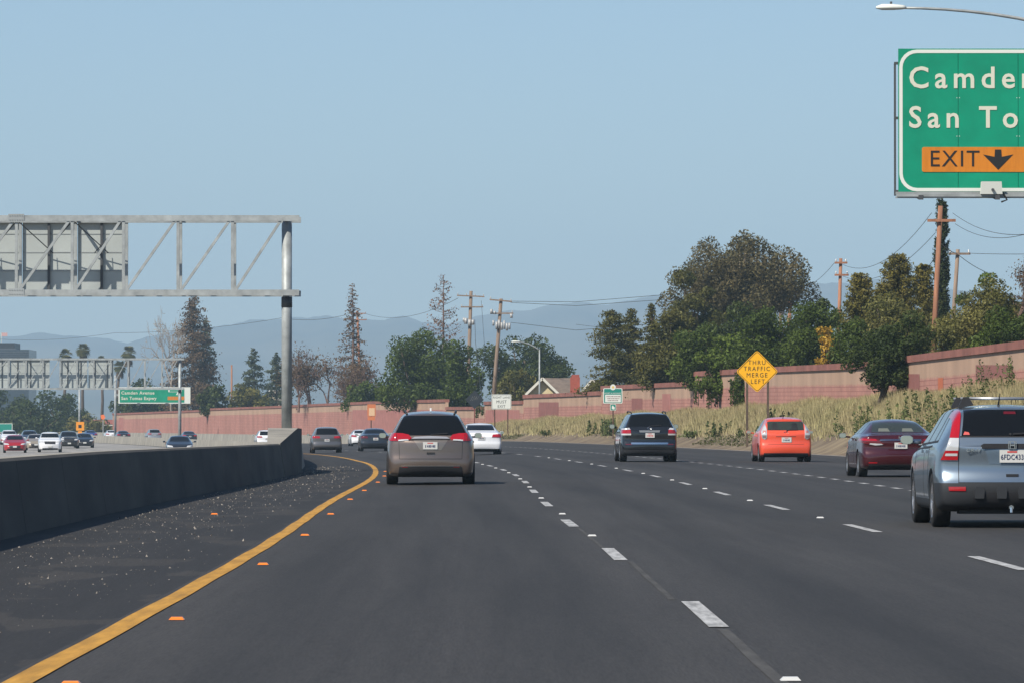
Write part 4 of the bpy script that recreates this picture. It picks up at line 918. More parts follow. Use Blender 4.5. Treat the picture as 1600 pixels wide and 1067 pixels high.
gantry('sign_gantry', 'distant steel truss gantry with sign backs below the palms', 281, 470, 561, 607, [-30, 13, 40, 67, 94, 120, 146, 173, 200, 226, 253, 279], [(-30, 12), (16, 76), (94, 135), (137, 176)], 287, -34, base_z=gz(PX(281, 470), 470))

def big_sign():
    d = 95.0; X0 = PX(1404, d); zb, zt = PZ(301, d), PZ(76, d); w = 8.1; h = zt - zb
    root = empty('guide_sign', (X0, d, 0), 'large green overhead guide sign with orange exit panel at the upper right', 'sign')
    n = 7
    for k in range(n):      # extruded sheets with fine joints
        MB().box(w * k / n + 0.004, w * (k + 1) / n - 0.004, 0, 0.05, zb, zt).build('sign_sheet', GREEN, root)
    MB().box(0.02, w - 0.02, 0.052, 0.075, zb + .02, zt - .02).build('sheet_backing', STEELD, root)
    o, i = rounded(0.02, w - .02, zb + .02, zt - .02, 0.34), rounded(0.085, w - .085, zb + .085, zt - .085, 0.28)
    frame_ring(o, i, -0.006, -0.001).build('white_border', SWHITE, root)
    s = FPX / d
    def line(txt, xl, ymid, caph, sp): 
        size = caph / 0.695; split_letters('letter', txt, size, LETTER, root, ((xl - 1404) / s, -0.006, PZ(ymid, d) + caph * .03), weight=0.016, spacing=sp, depth=0.004, align='LEFT', sx=.98)
    line('Camden Avenue', 1420, 124, 0.405, 1.36); line('San Tomas Expwy', 1420, 186, 0.405, 1.36)
    ez0, ez1 = PZ(269, d), PZ(230, d); ex = (1441 - 1404) / s
    ep = MB().prism(rounded(ex, ex + 2.75, ez0, ez1, 0.04), -0.012, -0.002).build('exit_panel', ORANGE, root)
    split_letters('letter', 'EXIT', 0.31 / .695, SBLACK, ep, ((1452 - 1404) / s, -0.016, (ez0 + ez1) / 2), weight=-0.002, spacing=1.12, depth=0.003, align='LEFT', sx=.98)
    ax = (1560 - 1404) / s; zc = (ez0 + ez1) / 2
    MB().prism([(ax, zc - .20), (ax + .29, zc + .095), (ax + .07, zc + .05), (ax + .06, zc + .19), (ax - .06, zc + .19), (ax - .07, zc + .05), (ax - .29, zc + .095)], -0.018, -0.013).build('down_arrow', SBLACK, ep)
    for z in (PZ(153, d), PZ(213, d)):
        for k in range(1, n): 
            for e in (-.025, .025): MB().lathe([(0.001, -.004), (0.009, -.003)], 6, 'y').build('rivet', SWHITE, root).location = (w * k / n + e, 0, z)
    # walkway rails and lamps along the lower edge
    for y, z, t in ((-0.10, zb - .02, .05), (-0.32, zb - .075, .045), (-0.06, zb - .10, .03)):
        MB().bar((-0.06, y, z), (w, y, z), t, t).build('walkway_rail', GALV, root)
    MB().bar((-.055, .10, zb - .06), (-.055, .10, zt - .28), .04, .04).build('edge_rail', STEELD, root)
    for z in (zt - .3, (zt + zb) / 2 + .03, zb): MB().box(-.07, .01, .07, .13, z, z + .05).build('edge_clip', STEELD, root)
    for x in (.36, 1.83, 3.4, 4.9, 6.4):
        MB().prism([(-.42, zb - .16), (.2, zb - .10), (.2, zb - .03), (-.42, zb - .07)], x, x + .09, 'x').build('walkway_bracket', STEELD, root)
    for x in (1.76, 5.0):
        m = MB(); m.add([(x - .21, -.40, zb - .05), (x + .21, -.40, zb - .05), (x + .21, -.28, zb - .05), (x - .21, -.28, zb - .05), (x - .19, -.44, zb + .19), (x + .19, -.44, zb + .19), (x + .19, -.24, zb + .19), (x - .19, -.24, zb + .19)],
              [(0,3,2,1),(4,5,6,7),(0,1,5,4),(1,2,6,5),(2,3,7,6),(3,0,4,7)])
        b = m.build('sign_lamp', SWHITE, root); MB().tube([(x + .02, -.43, zb + .03), (x + .02, -.46, zb + .03)], .03, 8).build('lamp_latch', STEELD, b)
        MB().tube([(x + .22, -.36, zb - .02), (x + .30, -.36, zb - .16), (x + .19, -.36, zb - .2)], .018, 6).build('lamp_cable', SBLACK, b)
    # carrying beam and post (the post stands on the bank, right of the picture)
    px = Xy(d) + 20.2 - X0
    for z in (zb + .7, zb + 2.0): MB().box(.3, px + .1, .30, .48, z - .09, z + .09).build('carrying_beam', GALV, root)
    for x in (.7, 2.6, 4.5, 6.4): MB().box(x, x + .1, .077, .30, zb + .1, zt - .1).build('mounting_stile', GALVD, root)
    MB().tube([(px, .39, terrain(20.2, d) - .3), (px, .39, zb + 2.3)], .22, 20).build('post', GALV, root, True)
big_sign()

def street_light(label, xhead, yhead, d, xpole, head=0.8, base=None, arm_drop=None, r=.10):
    X1 = PX(xpole, d); off = X1 - Xy(d); g = terrain(off, d) if base is None else base
    root = empty('street_light', (X1, d, g), label, 'street light'); hx = PX(xhead, d) - X1; hz = PZ(yhead, d) - g; sg = -1 if hx < 0 else 1
    top = hz - (arm_drop if arm_drop is not None else 1.0)
    MB().tube([(0, 0, -.3), (0, 0, top + .1)], [r, r * .6], 12).build('pole', GALV, root, True)
    pts = [(hx * t - sg * 0, 0, top + (hz - top) * (1 - (1 - t) ** 2.2)) for t in frange(0, .97, 10)]; n = len(pts)
    MB().tube(pts, [.055 - .025 * i / n for i in range(n)], 8).build('arm', GALV, root, True)
    m = MB(); L = head; x0 = hx - sg * -L * .5
    prof = [(0, .045, .05), (.12, .10, .075), (.45, .15, .10), (.8, .14, .10), (1.0, .05, .04)]; n = 10
    for t, wy, hh in prof:
        for k in range(n): a = 2 * math.pi * k / n; m.v.append((hx - sg * L * .5 + sg * L * t, wy * math.cos(a), hz + hh * math.sin(a) * (1 if math.sin(a) > 0 else .6)))
    m.f += [(i*n+k, i*n+(k+1)%n, (i+1)*n+(k+1)%n, (i+1)*n+k) for i in range(len(prof)-1) for k in range(n)] + [tuple(range(n)), tuple((len(prof)-1)*n+k for k in range(n))]
    h = m.build('lamp_head', SWHITE, root, True); MB().tube([(hx, 0, hz + .09), (hx, 0, hz + .16)], .03, 8).build('photocell', STEELD, h)
street_light('curved street light arm with pale lamp head above the green guide sign', 1393, 12, 128, 800 + (Xy(128) + 19.8) / 128 * FPX, head=.78, arm_drop=1.15)
street_light('grey street light before the cream gabled house', 806, 534, 434, 843, head=.8, arm_drop=.75, r=.10)

def post_sign(name, label, d, xposts, off=None, m=RUST, w=.07):
    X = PX(sum(xposts) / len(xposts), d); g = terrain(X - Xy(d), d); root = empty(name, (X, d, g), label, 'sign')
    return root, (lambda x: PX(x, d) - X), (lambda y: PZ(y, d) - g)
def diamond():
    d = 243; r, lx, lz = post_sign('warning_sign', 'yellow diamond sign reading THRU TRAFFIC MERGE LEFT on two posts', d, (1167, 1200)); cx, cz = lx(1183), lz(580); R = 33 / FPX * d
    for x in (1167.5, 1200): MB().box(lx(x) - .055, lx(x) + .055, .02, .12, -.5, lz(585)).build('post', mat('wood_post', (.085, .06, .042), rough=.9, noise=.3, scale=5), r)
    def dia(q, rr=.12):
        P = []; 
        for a in (0, 90, 180, 270):
            c = Vector((math.cos(math.radians(a)), math.sin(math.radians(a)))) * (q - rr * 1.414)
            for k in range(5): t = math.radians(a - 45 + 90 * k / 4); P.append((cx + c.x + rr * math.cos(t), cz + c.y + rr * math.sin(t)))
        return P
    MB().prism(dia(R), 0, .015).build('sign_face', YELLOW, r)
    frame_ring(dia(R * .955, .10), dia(R * .925, .09), -.006, -.001).build('black_border', SBLACK, r)
    for t, y in (('THRU', 566.5), ('TRAFFIC', 576), ('MERGE', 586), ('LEFT', 596)):
        letters('legend', t, 0.215 / .695, SBLACK, r, (cx + (.03 if t == 'LEFT' else -.01), -.004, lz(y)), weight=0, spacing=1.28, depth=.003, sx=.92)
diamond()
def exit_sign():
    d = 400; r, lx, lz = post_sign('regulatory_sign', 'white RIGHT LANE MUST EXIT sign on two thin posts', d, (773, 793))
    for x in (773, 793.5): MB().box(lx(x) - .05, lx(x) + .05, .02, .12, -.4, lz(620)).build('post', RUST, r)
    MB().prism(rounded(lx(768), lx(799), lz(639), lz(615.5), .08), 0, .015).build('sign_face', SWHITE, r)
    frame_ring(rounded(lx(768) + .03, lx(799) - .03, lz(639) + .03, lz(615.5) - .03, .06), rounded(lx(768) + .055, lx(799) - .055, lz(639) + .055, lz(615.5) - .055, .05), -.006, -.001).build('black_border', SBLACK, r)
    for t, y, h in (('RIGHT LANE', 620.5, .17), ('MUST', 627.5, .24), ('EXIT', 634.5, .22)): letters('legend', t, h / .695, SBLACK, r, (lx(783.5), -.004, lz(y)), weight=0, spacing=1.12, depth=.003, sx=.9)
exit_sign()
def adopt_sign():
    d = 322; r, lx, lz = post_sign('roadside_sign', 'small green and white roadside sign with a round emblem on top', d, (958,))
    MB().box(-.045, .045, .03, .11, -.4, lz(608)).build('post', RUST, r)
    MB().prism(rounded(lx(942.5), lx(972.5), lz(630), lz(606), .09), 0, .02).build('sign_face', SWHITE, r)
    MB().prism(rounded(lx(943.8), lx(971.2), lz(629), lz(607), .06), -.006, -.001).build('green_field', mat('teal_green', (.01, .20, .15), rough=.5), r)
    MB().prism(rounded(lx(945.5), lx(970), lz(628), lz(616), .03), -.012, -.007).build('white_field', SWHITE, r)
    letters('legend', 'ADOPT A HIGHWAY', .075 / .695, SWHITE, r, (lx(957.7), -.01, lz(613.8)), weight=.01, depth=.002, sx=1.1)
    for k, (a, b) in enumerate(((947.5, 968.5), (948.5, 967.5), (949.5, 966))):        # illegible sponsor lines
        q = a; y = 619 + 3.1 * k; i = 0
        while q < b: 
            wq = .7 + .55 * ((i * 7 + k * 3) % 3); MB().box(lx(q), lx(q + wq), -.0145, -.0125, lz(y) - .03, lz(y) + .03).build('sponsor_mark', mat('sponsor_ink', (.16, .09, .09), rough=.6), r); q += wq + .6; i += 1
    c = (lx(957.8), lz(604.5)); R = 4.4 / FPX * d
    MB().prism([(c[0] + R * math.cos(a), c[1] + R * 1.05 * math.sin(a)) for a in frange(0, 2 * math.pi * 19 / 20, 19)] , -.02, -.008).build('emblem', SWHITE, r)
    MB().prism([(c[0] - R * .5, c[1] - R * .1), (c[0], c[1] - R * .5), (c[0] + R * .5, c[1] - R * .1), (c[0] + R * .2, c[1] + R * .5), (c[0] - R * .25, c[1] + R * .35)], -.024, -.021).build('emblem_mark', mat('poppy', (.62, .45, .12), rough=.6), r)
    MB().prism(rounded(lx(953.3), lx(962.5), lz(640.8), lz(631), .04), 0, .015).build('lower_plaque', SWHITE, r)
    MB().prism(rounded(lx(954), lx(961.8), lz(640.2), lz(631.6), .03), -.006, -.001).build('plaque_field', mat('teal_green', (.01, .2, .15)), r)
    MB().prism([(lx(956), lz(638.5)), (lx(960), lz(639.5)), (lx(960.6), lz(636)), (lx(957.5), lz(633)), (lx(956), lz(634))], -.011, -.007).build('plaque_mark', SWHITE, r)
adopt_sign()
def dark_diamond():
    d = 425; r, lx, lz = post_sign('warning_sign', 'dark weathered diamond sign before the green oaks, left of the white sign', d, (741.5,))
    MB().box(-.05, .05, .03, .12, -.5, lz(625)).build('post', mat('red_post', (.16, .05, .04), rough=.8), r); R = 14.5 / FPX * d; cz = lz(624)
    MB().prism([(R, cz), (0, cz + R), (-R, cz), (0, cz - R)], 0, .02).build('sign_face', mat('dark_sheet', (.02, .022, .026), rough=.3, spec=.6), r)
    for k in (-3, -1, 1, 3): MB().bar((k * .09 - .1, -.004, cz - .05 + .02 * k), (k * .09 + .12, -.004, cz + .3), .03, .006).build('painted_glint', SWHITE, r)  # foliage reflections drawn as pale bars on the dark face
dark_diamond()
def orange_sign():
    d = 520; r, lx, lz = post_sign('work_sign', 'small orange sign with a pale panel in front of the pink wall', d, (580,))
    MB().box(-.06, .06, .03, .13, -.5, lz(640)).build('post', RUST, r); O = mat('dull_orange', (.50, .16, .06), rough=.6)
    MB().box(lx(574), lx(587), 0, .02, lz(650), lz(631)).build('sign_face', O, r); MB().box(lx(576.5), lx(585.5), -.02, -.003, lz(649), lz(637)).build('pale_panel', mat('pale_tan', (.62, .42, .25), rough=.6), r)
    MB().box(lx(574.5), lx(586), 0, .03, lz(656), lz(650.5)).build('lower_plaque', O, r)
orange_sign()
def far_guide():
    d = 700; X = PX(241, d); g = terrain(X - Xy(d), d); r = empty('guide_sign', (X, d, g), 'distant green guide sign reading Camden Avenue San Tomas Expwy under the far gantry', 'sign')
    lx = lambda x: PX(x, d) - X; lz = lambda y: PZ(y, d) - g
    MB().box(lx(185), lx(297.5), 0, .08, lz(630), lz(604.5)).build('sign_border', SWHITE, r); MB().box(lx(187.2), lx(288), -.02, -.003, lz(628.3), lz(606.5)).build('green_field', GREEN, r)
    letters('legend', 'Camden Avenue', .62, LETTER, r, (lx(189.5), -.03, lz(613.5)), weight=.025, spacing=1.12, depth=.004, align='LEFT', sx=1.02)
    letters('legend', 'San Tomas Expwy', .62, LETTER, r, (lx(189.5), -.03, lz(622)), weight=.025, spacing=1.08, depth=.004, align='LEFT', sx=1.02)
    MB().box(lx(262), lx(288), -.035, -.021, lz(624.5), lz(619)).build('exit_panel', ORANGE, r); MB().box(lx(263), lx(284), -.035, -.021, lz(612), lz(608)).build('exit_number', SWHITE, r)
    MB().box(lx(265), lx(282), -.042, -.036, lz(611.3), lz(608.7)).build('number_field', GREEN, r)
    MB().prism([(lx(277), lz(617)), (lx(280), lz(611.5)), (lx(277.5), lz(612)), (lx(275), lz(616))], -.03, -.021).build('arrow', SWHITE, r)
    MB().tube([(lx(180), .3, -.3), (lx(180), .3, lz(586))], .16, 10).build('post', GALV, r, True)
    MB().box(lx(179), lx(297), .2, .42, lz(618), lz(615)).build('carrying_beam', GALVD, r)
    for x in (217, 261): MB().box(lx(x) - .2, lx(x) + .2, -.5, .1, lz(633), lz(629)).build('sign_lamp', STEELD, r)
far_guide()
def small_far_signs():
    d = 620; X = PX(124, d); g = terrain(X - Xy(d), d); r = empty('work_sign', (X, d, g), 'orange square sign on a pole in the far median', 'sign'); lx = lambda x: PX(x, d) - X; lz = lambda y: PZ(y, d) - g
    MB().tube([(0, .2, -.3), (0, .2, lz(600))], .13, 10).build('post', GALV, r, True); O = mat('amber_orange', (.72, .27, .02), rough=.5)
    MB().box(lx(119), lx(131.5), 0, .04, lz(672), lz(658.5)).build('sign_face', O, r); MB().box(lx(122.5), lx(127.5), -.02, -.002, lz(668), lz(663)).build('sign_mark', SBLACK, r); MB().box(lx(122), lx(128), 0, .04, lz(678), lz(673)).build('lower_plaque', O, r)
    d = 640; X = PX(8, d); g = terrain(X - Xy(d), d); r = empty('guide_sign', (X, d, g), 'small green sign at the left edge below the dark trees', 'sign'); lx = lambda x: PX(x, d) - X; lz = lambda y: PZ(y, d) - g
    for x in (-2, 14): MB().box(lx(x) - .06, lx(x) + .06, .04, .14, -.3, lz(664)).build('post', GALVD, r)
    MB().box(lx(-12), lx(19.5), 0, .03, lz(675), lz(661)).build('sign_face', SWHITE, r); MB().box(lx(-11), lx(18.5), -.02, -.002, lz(674.2), lz(661.8)).build('green_field', mat('teal_green', (.01, .2, .15)), r)
    d = 800; X = PX(161, d); g = terrain(X - Xy(d), d); r = empty('work_sign', (X, d, g), 'tiny orange diamond sign before the red roofed building', 'sign'); lx = lambda x: PX(x, d) - X; lz = lambda y: PZ(y, d) - g
    MB().box(-.08, .08, .04, .14, -.3, lz(655)).build('post', GALVD, r); c = lz(651); MB().prism([(.38, c), (0.1, c + .42), (-.38, c + .3), (-.3, c - .3), (.1, c - .45)], 0, .05).build('sign_face', mat('work_orange', (.75, .17, .04)), r)
small_far_signs()

# ------------------------------------------------------------------ utility poles and wires
WOOD = mat('weathered_pole', (.20, .145, .105), rough=.9, noise=.3, scale=1.2, stretch=(6, 6, .5)); WOODR = mat('reddish_pole', (.27, .125, .07), rough=.9, noise=.3, scale=1.2, stretch=(6, 6, .5))
PORC = mat('porcelain', (.34, .34, .33), rough=.3); WIREM = mat('wire', (.035, .037, .04), rough=.6)
def upole(label, xt, yt, xb, d, w_px, m, arms=(), kit=None, yb=None):
    off = PX(xb, d) - Xy(d); g = terrain(min(off, 60), d); Xb = PX(xb, d); root = empty('utility_pole', (Xb, d, g), label, 'utility pole')
    zt = PZ(yt, d) - g; tx = PX(xt, d) - Xb; slope_ = tx / (zt - (PZ(yb, d) - g)) if yb else tx / zt; r = w_px / FPX * d / 2; x0 = tx - slope_ * (zt + .5)
    MB().tube([(x0, 0, -.5), (tx, 0, zt)], [r * 1.15, r * .85], 12).build('pole', m, root, True)
    for (y, xl, xr, tilt, ins) in arms:
        z = PZ(y, d) - g; a, b = PX(xl, d) - Xb, PX(xr, d) - Xb; s = FPX / d
        am = MB().bar((a, -r - .06, z - tilt / s), (b, -r - .06, z + tilt / s), .11, .13).build('cross_arm', m, root)
        for k in range(ins):
            t = k / max(1, ins - 1); x = a + .1 + (b - a - .2) * t
            if abs(x - (tx)) < r * 1.3 and ins > 2: continue
            zz = z - tilt / s + 2 * tilt / s * t
            MB().lathe([(.02, zz + .06), (.05, zz + .09), (.03, zz + .14), (.055, zz + .18), (.03, zz + .24), (.01, zz + .26)], 8, 'z').build('insulator', PORC, am).location = (x, -r - .06, 0)
    return root
def wire(label, pts, r=.018, sag=0.0):
    P = []
    for (a, b) in zip(pts, pts[1:]):
        a, b = Vector(a), Vector(b)
        for t in frange(0, 1, 14)[:-1]: P.append(a.lerp(b, t) - Vector((0, 0, sag * 4 * t * (1 - t))))
    P.append(Vector(pts[-1])); c = sum(P, Vector()) / len(P)
    o = MB().tube([p - c for p in P], r, 5).build('power_line', WIREM); o.location = c; tag(o, label, 'wire'); return o
def W3(x, y, d): return (PX(x, d), d, PZ(y, d))
upole('tall reddish leaning utility pole with one crossarm before the cypress', 1470, 322, 1459, 235, 8.5, WOODR, [(345, 1449, 1493, 0, 0)], yb=540)
upole('grey wooden utility pole right of the cypress', 1497, 390, 1491, 300, 7, WOOD, [(397, 1482, 1516, 0, 2)], yb=480)
upole('reddish utility pole without big arms above the yellow shrub', 1314, 404, 1311, 330, 6, WOODR, [(411, 1304, 1324, 0, 2), (430, 1304, 1326, 0, 2)], yb=505)
upole('left pole of the wooden pair at the eucalyptus edge', 1221, 440, 1220, 420, 6, WOOD, [(447, 1206, 1236, 0, 3)], yb=480)
upole('right pole of the wooden pair at the eucalyptus edge', 1237, 448, 1234, 430, 6, WOODR, [(450, 1228, 1252, -1, 3), (458, 1226, 1248, 0, 2)], yb=490)
upole('leaning utility pole with a drooping top arm behind the white sign', 783, 467, 772, 455, 6.2, WOOD, [(470, 765, 800, -1.6, 3), (490, 766, 802, 0, 2)], yb=610)
upole('utility pole rising from the dark oaks left of the leaning one', 736, 455, 733, 500, 6, WOOD, [(463, 714, 757, -1, 4), (480, 720, 755, 0, 3)], yb=550)
upole('thin utility pole beside the half dead conifer', 558, 486, 562, 690, 4, WOODR, [(490, 548, 572, 0, 2), (500, 550, 573, 0, 2)], yb=580)
upole('short bare pole top between the cedars at the left', 362, 570, 362, 820, 3, WOODR)
# hardware on the two busy poles
def kit(label, d, boxes, name='pole_transformer'):
    X = PX(boxes[0][0], d); Z = PZ(boxes[0][1], d); r = empty(name, (X, d - .35, Z), label, 'transformer')
    for x, y, w, h in boxes:
        MB().tube([(PX(x, d) - X, 0, PZ(y, d) - Z - h / 2), (PX(x, d) - X, 0, PZ(y, d) - Z + h / 2)], w / 2, 10).build('can', PORC, r, True)
kit('rack of pale insulators high on the leaning pole', 455, [(776, 509, .22, .7), (780, 507, .2, .8), (784, 510, .2, .7), (788, 508, .2, .8), (792, 511, .2, .7), (796, 510, .2, .6), (771, 505, .2, .5), (768, 487, .25, .4), (799, 494, .25, .4), (773, 489, .2, .3)])
kit('pale transformer cans on the pole left of the leaning one', 500, [(728, 502, .35, .6), (734, 505, .35, .7), (739, 504, .3, .5), (725, 500, .25, .4)])
kit('white hanging insulators on the eucalyptus pole pair', 418, [(1208, 435, .2, .5), (1222, 485, .35, .8), (1225, 478, .2, .8), (1238, 445, .2, .5), (1247, 448, .2, .4)])
for k, (y0, y1, y2, y3) in enumerate(((471, 472, 452, 441), (473, 478, 461, 447), (504, 516, 496, 470))):
    wire(['topmost', 'middle', 'lowest'][k] + ' power line from the leaning pole across the sky to the eucalyptus', [W3(798, y0, 455), W3(900, y1, 446), W3(1050, (y2 + y1) / 2 - 2, 434), W3(1210, y3, 421)], .022)
wire('upper power line drooping left from the tall reddish pole', [W3(1456, 333, 235), W3(1314, 412, 330)], .014, 1.2)
wire('lower power line drooping left from the tall reddish pole', [W3(1462, 364, 235), W3(1318, 432, 330)], .014, 1.0)
wire('upper power line drooping right from the tall reddish pole', [W3(1489, 333, 235), W3(1640, 360, 170)], .012, .5)
wire('lower power line drooping right from the tall reddish pole', [W3(1493, 350, 235), W3(1640, 352, 170)], .012, .55)
wire('power line running right from the grey pole', [W3(1514, 396, 300), W3(1660, 396, 260)], .016, .05)
wire('pale cable drooping along the bank trees at the right edge', [W3(1464, 505, 235), W3(1640, 520, 200)], .02, .5)
wire('dark service cable from the tall reddish pole down to the trees at left', [W3(1464, 398, 235), W3(1438, 430, 300)], .02, .1)
wire('dark service cable from the tall reddish pole down past the grey pole', [W3(1470, 380, 235), W3(1495, 396, 300), W3(1540, 425, 310)], .02, .1)
wire('power line between the eucalyptus pair and the reddish pole', [W3(1246, 448, 430), W3(1304, 411, 330)], .016, .5)
wire('power line running left from the thin far pole to the gantry', [W3(552, 489, 690), W3(440, 497, 760), W3(180, 520, 900), W3(0, 530, 1000)], .03, .6)
wire('power line from the thin far pole to the pole in the oaks', [W3(570, 490, 690), W3(716, 466, 500)], .022, 1.2)
wire('guy wire falling from the oak pole beside the leaning pole', [W3(752, 470, 500), W3(757, 540, 470), W3(752, 622, 440)], .02)
wire('left cable of the hanging pair beside the leaning pole', [W3(742, 500, 500), W3(743, 535, 455), W3(752, 618, 440)], .025)
wire('far power line crossing the hills at right', [W3(900, 507, 600), W3(1050, 512, 600)], .02, .3)

# ------------------------------------------------------------------ vegetation
BARK = mat('bark', (.085, .062, .045), rough=.95, noise=.35, scale=2, stretch=(3, 3, .4)); PALEBARK = mat('pale_bark', (.30, .25, .20), rough=.9, noise=.3, scale=2); DEADBARK = mat('dead_bark', (.16, .105, .085), rough=.95, noise=.3, scale=2)
def leafm(name, c, c2, isl=.35, scale=.5): return mat('leaf_' + name, c, rough=.6, spec=.25, c2=c2, noise=.1, scale=scale, island=isl, trans=.28, detail=2)
LM = dict(oak=leafm('oak', (0.0414, 0.0664, 0.0098), (0.0827, 0.1148, 0.0141)), dark=leafm('dark', (0.0304, 0.0485, 0.0087), (0.0579, 0.0766, 0.0130)), euc=leafm('eucalyptus', (0.0854, 0.0791, 0.0282), (0.1378, 0.1084, 0.0456)),
          pine=leafm('pine', (0.0551, 0.0638, 0.0130), (0.1268, 0.1148, 0.0260)), cedar=leafm('cedar', (0.0441, 0.0638, 0.0326), (0.0827, 0.0957, 0.0456)), light=leafm('light', (0.0662, 0.1046, 0.0130), (0.1240, 0.1659, 0.0216)), olive=leafm('olive', (0.0964, 0.1046, 0.0238), (0.1792, 0.1595, 0.0434)),
          yel=leafm('yellow', (0.3583, 0.2169, 0.0216), (0.5237, 0.3318, 0.0434)), conic=leafm('conical', (0.1034, 0.0995, 0.0173), (0.1929, 0.1595, 0.0326)), brown=leafm('brown', (0.1034, 0.0702, 0.0369), (0.1516, 0.0957, 0.0488)), dead=leafm('dead', (0.1378, 0.0766, 0.0456), (0.2067, 0.1148, 0.0650)), cyp=leafm('cypress', (0.0304, 0.0485, 0.0141), (0.0482, 0.0638, 0.0195)),
          palm=leafm('palm', (0.0689, 0.0830, 0.0216), (0.1654, 0.1468, 0.0488)))
def leaves(pts, nrm, size, rs, aspect=.6):
    """little folded-looking leaf sprays: one quad per point, facing roughly outward"""
    n = len(pts); a = rs.normal(size=(n, 3)) + nrm * 1.1; a /= np.linalg.norm(a, axis=1)[:, None] + 1e-9
    b = rs.normal(size=(n, 3)); u = np.cross(a, b); u /= np.linalg.norm(u, axis=1)[:, None] + 1e-9; v = np.cross(a, u)
    s = (size * (.45 + 1.25 * rs.rand(n) ** 1.6))[:, None]; j = rs.rand(n, 1) * .5 + .5
    return np.stack([pts - u * s * .5, pts - v * s * aspect * .5 * j, pts + u * s * .5, pts + v * s * aspect * .5], 1).reshape(-1, 3)
def lobes_crown(rs, c, R, nl, flat=.0, lob=(.28, .48)):
    C, Q = [], []; gm = (R[0] * R[1] * R[2]) ** (1 / 3); k0 = rs.rand() * 9
    for k in range(nl):
        z = 1 - 2 * (k + .5) / nl; a = 2.39996 * k + k0; h = math.sqrt(1 - z * z); q = np.array([h * math.cos(a), h * math.sin(a), z]) + rs.normal(size=3) * .16
        q *= .62 + .38 * rs.rand()
        if flat and q[2] < -flat: q[2] = -flat * (.6 + .4 * rs.rand())
        C.append(q * R); Q.append((lob[0] + (lob[1] - lob[0]) * rs.rand()) * gm * np.array([1.1, 1.1, .85]))
    for k in range(max(2, nl // 4)): C.append(rs.normal(size=3) * .25 * R); Q.append(R * .45)      # inner foliage
    C, Q = np.array(C), np.array(Q); lo, hi = (C - Q).min(0), (C + Q).max(0); f = 2 * R / (hi - lo)
    C = (C - (lo + hi) / 2) * f; Q = Q * np.minimum(1.15, np.maximum(.8, f))
    return [(c + p, q) for p, q in zip(C, Q)]
def cloud(rs, L, n):
    vol = np.array([r.prod() ** .75 for _, r in L]); idx = rs.choice(len(L), n, p=vol / vol.sum()); C = np.array([c for c, _ in L])[idx]; R = np.array([r for _, r in L])[idx]
    q = rs.normal(size=(n, 3)); q /= np.linalg.norm(q, axis=1)[:, None]; rad = (1 - .6 * rs.rand(n) ** 1.8)[:, None]
    bump = 1 + .16 * np.sin(q[:, :1] * 7 + idx[:, None]) * np.sin(q[:, 2:] * 6 + 2 * idx[:, None])
    return C + q * R * rad * bump, q
def behind(x, d, wpx, k=.4):       # keeps a tree's trunk on the far side of the wall
    return max(d, d_at(x, WOFF) + 2.0 + k * wpx / FPX * d / 2) if x > 176 else d
def tree(label, x, d, ytop, ybot, wpx, kind, seed, nl=16, name='tree', flat=.45, bark=BARK, dens=1.0, depth=.8, lob=(.28, .48), leaf_px=4.2, off=None, lean=0, trunk_px=None, base=None, cat='tree'):
    if base is None: d = behind(x, d, wpx)
    rs = np.random.RandomState(seed); s = FPX / d; X = PX(x, d); g = terrain(min(X - Xy(d), 200), d) if base is None else base
    root = empty(name, (X, d, g), label, cat); zt, zb = PZ(ytop, d) - g, PZ(ybot, d) - g; H = (zt - zb) / 2; Wd = wpx / s / 2
    R = np.array([Wd, Wd * depth, H]); c = np.array([0, 0, (zt + zb) / 2])
    L = lobes_crown(rs, c, R, nl, flat, lob); size = leaf_px / s
    n = int(min(90000, dens * 11 * wpx * (ybot - ytop) * .8 / (leaf_px ** 2 * .45)))
    P, q = cloud(rs, L, n); quads('crown', leaves(P, q, size, rs), LM[kind], root)
    t = MB(); tr = max(.12, Wd * .07) if trunk_px is None else trunk_px / s / 2
    t.tube([(lean, 0, -.4), (lean * .5, 0, max(.5, zb) * .6), (0, 0, max(.6, zb) + H * .3), (0, 0, zb + H * 1.3)], [tr * 1.25, tr, tr * .75, tr * .3], 10)
    tk = t.build('trunk', bark, root, True)
    for k in range(min(7, nl)):
        e = L[k][0]; z0 = max(.6, zb) * (.5 + .5 * rs.rand()) + H * .15
        MB().tube([(lean * .3, 0, z0), tuple(np.array([0, 0, z0]) * .45 + e * .55 + np.array([0, 0, -.1 * H])), tuple(e)], [tr * .5, tr * .32, tr * .1], 6).build('limb', bark, tk, True)
    return root
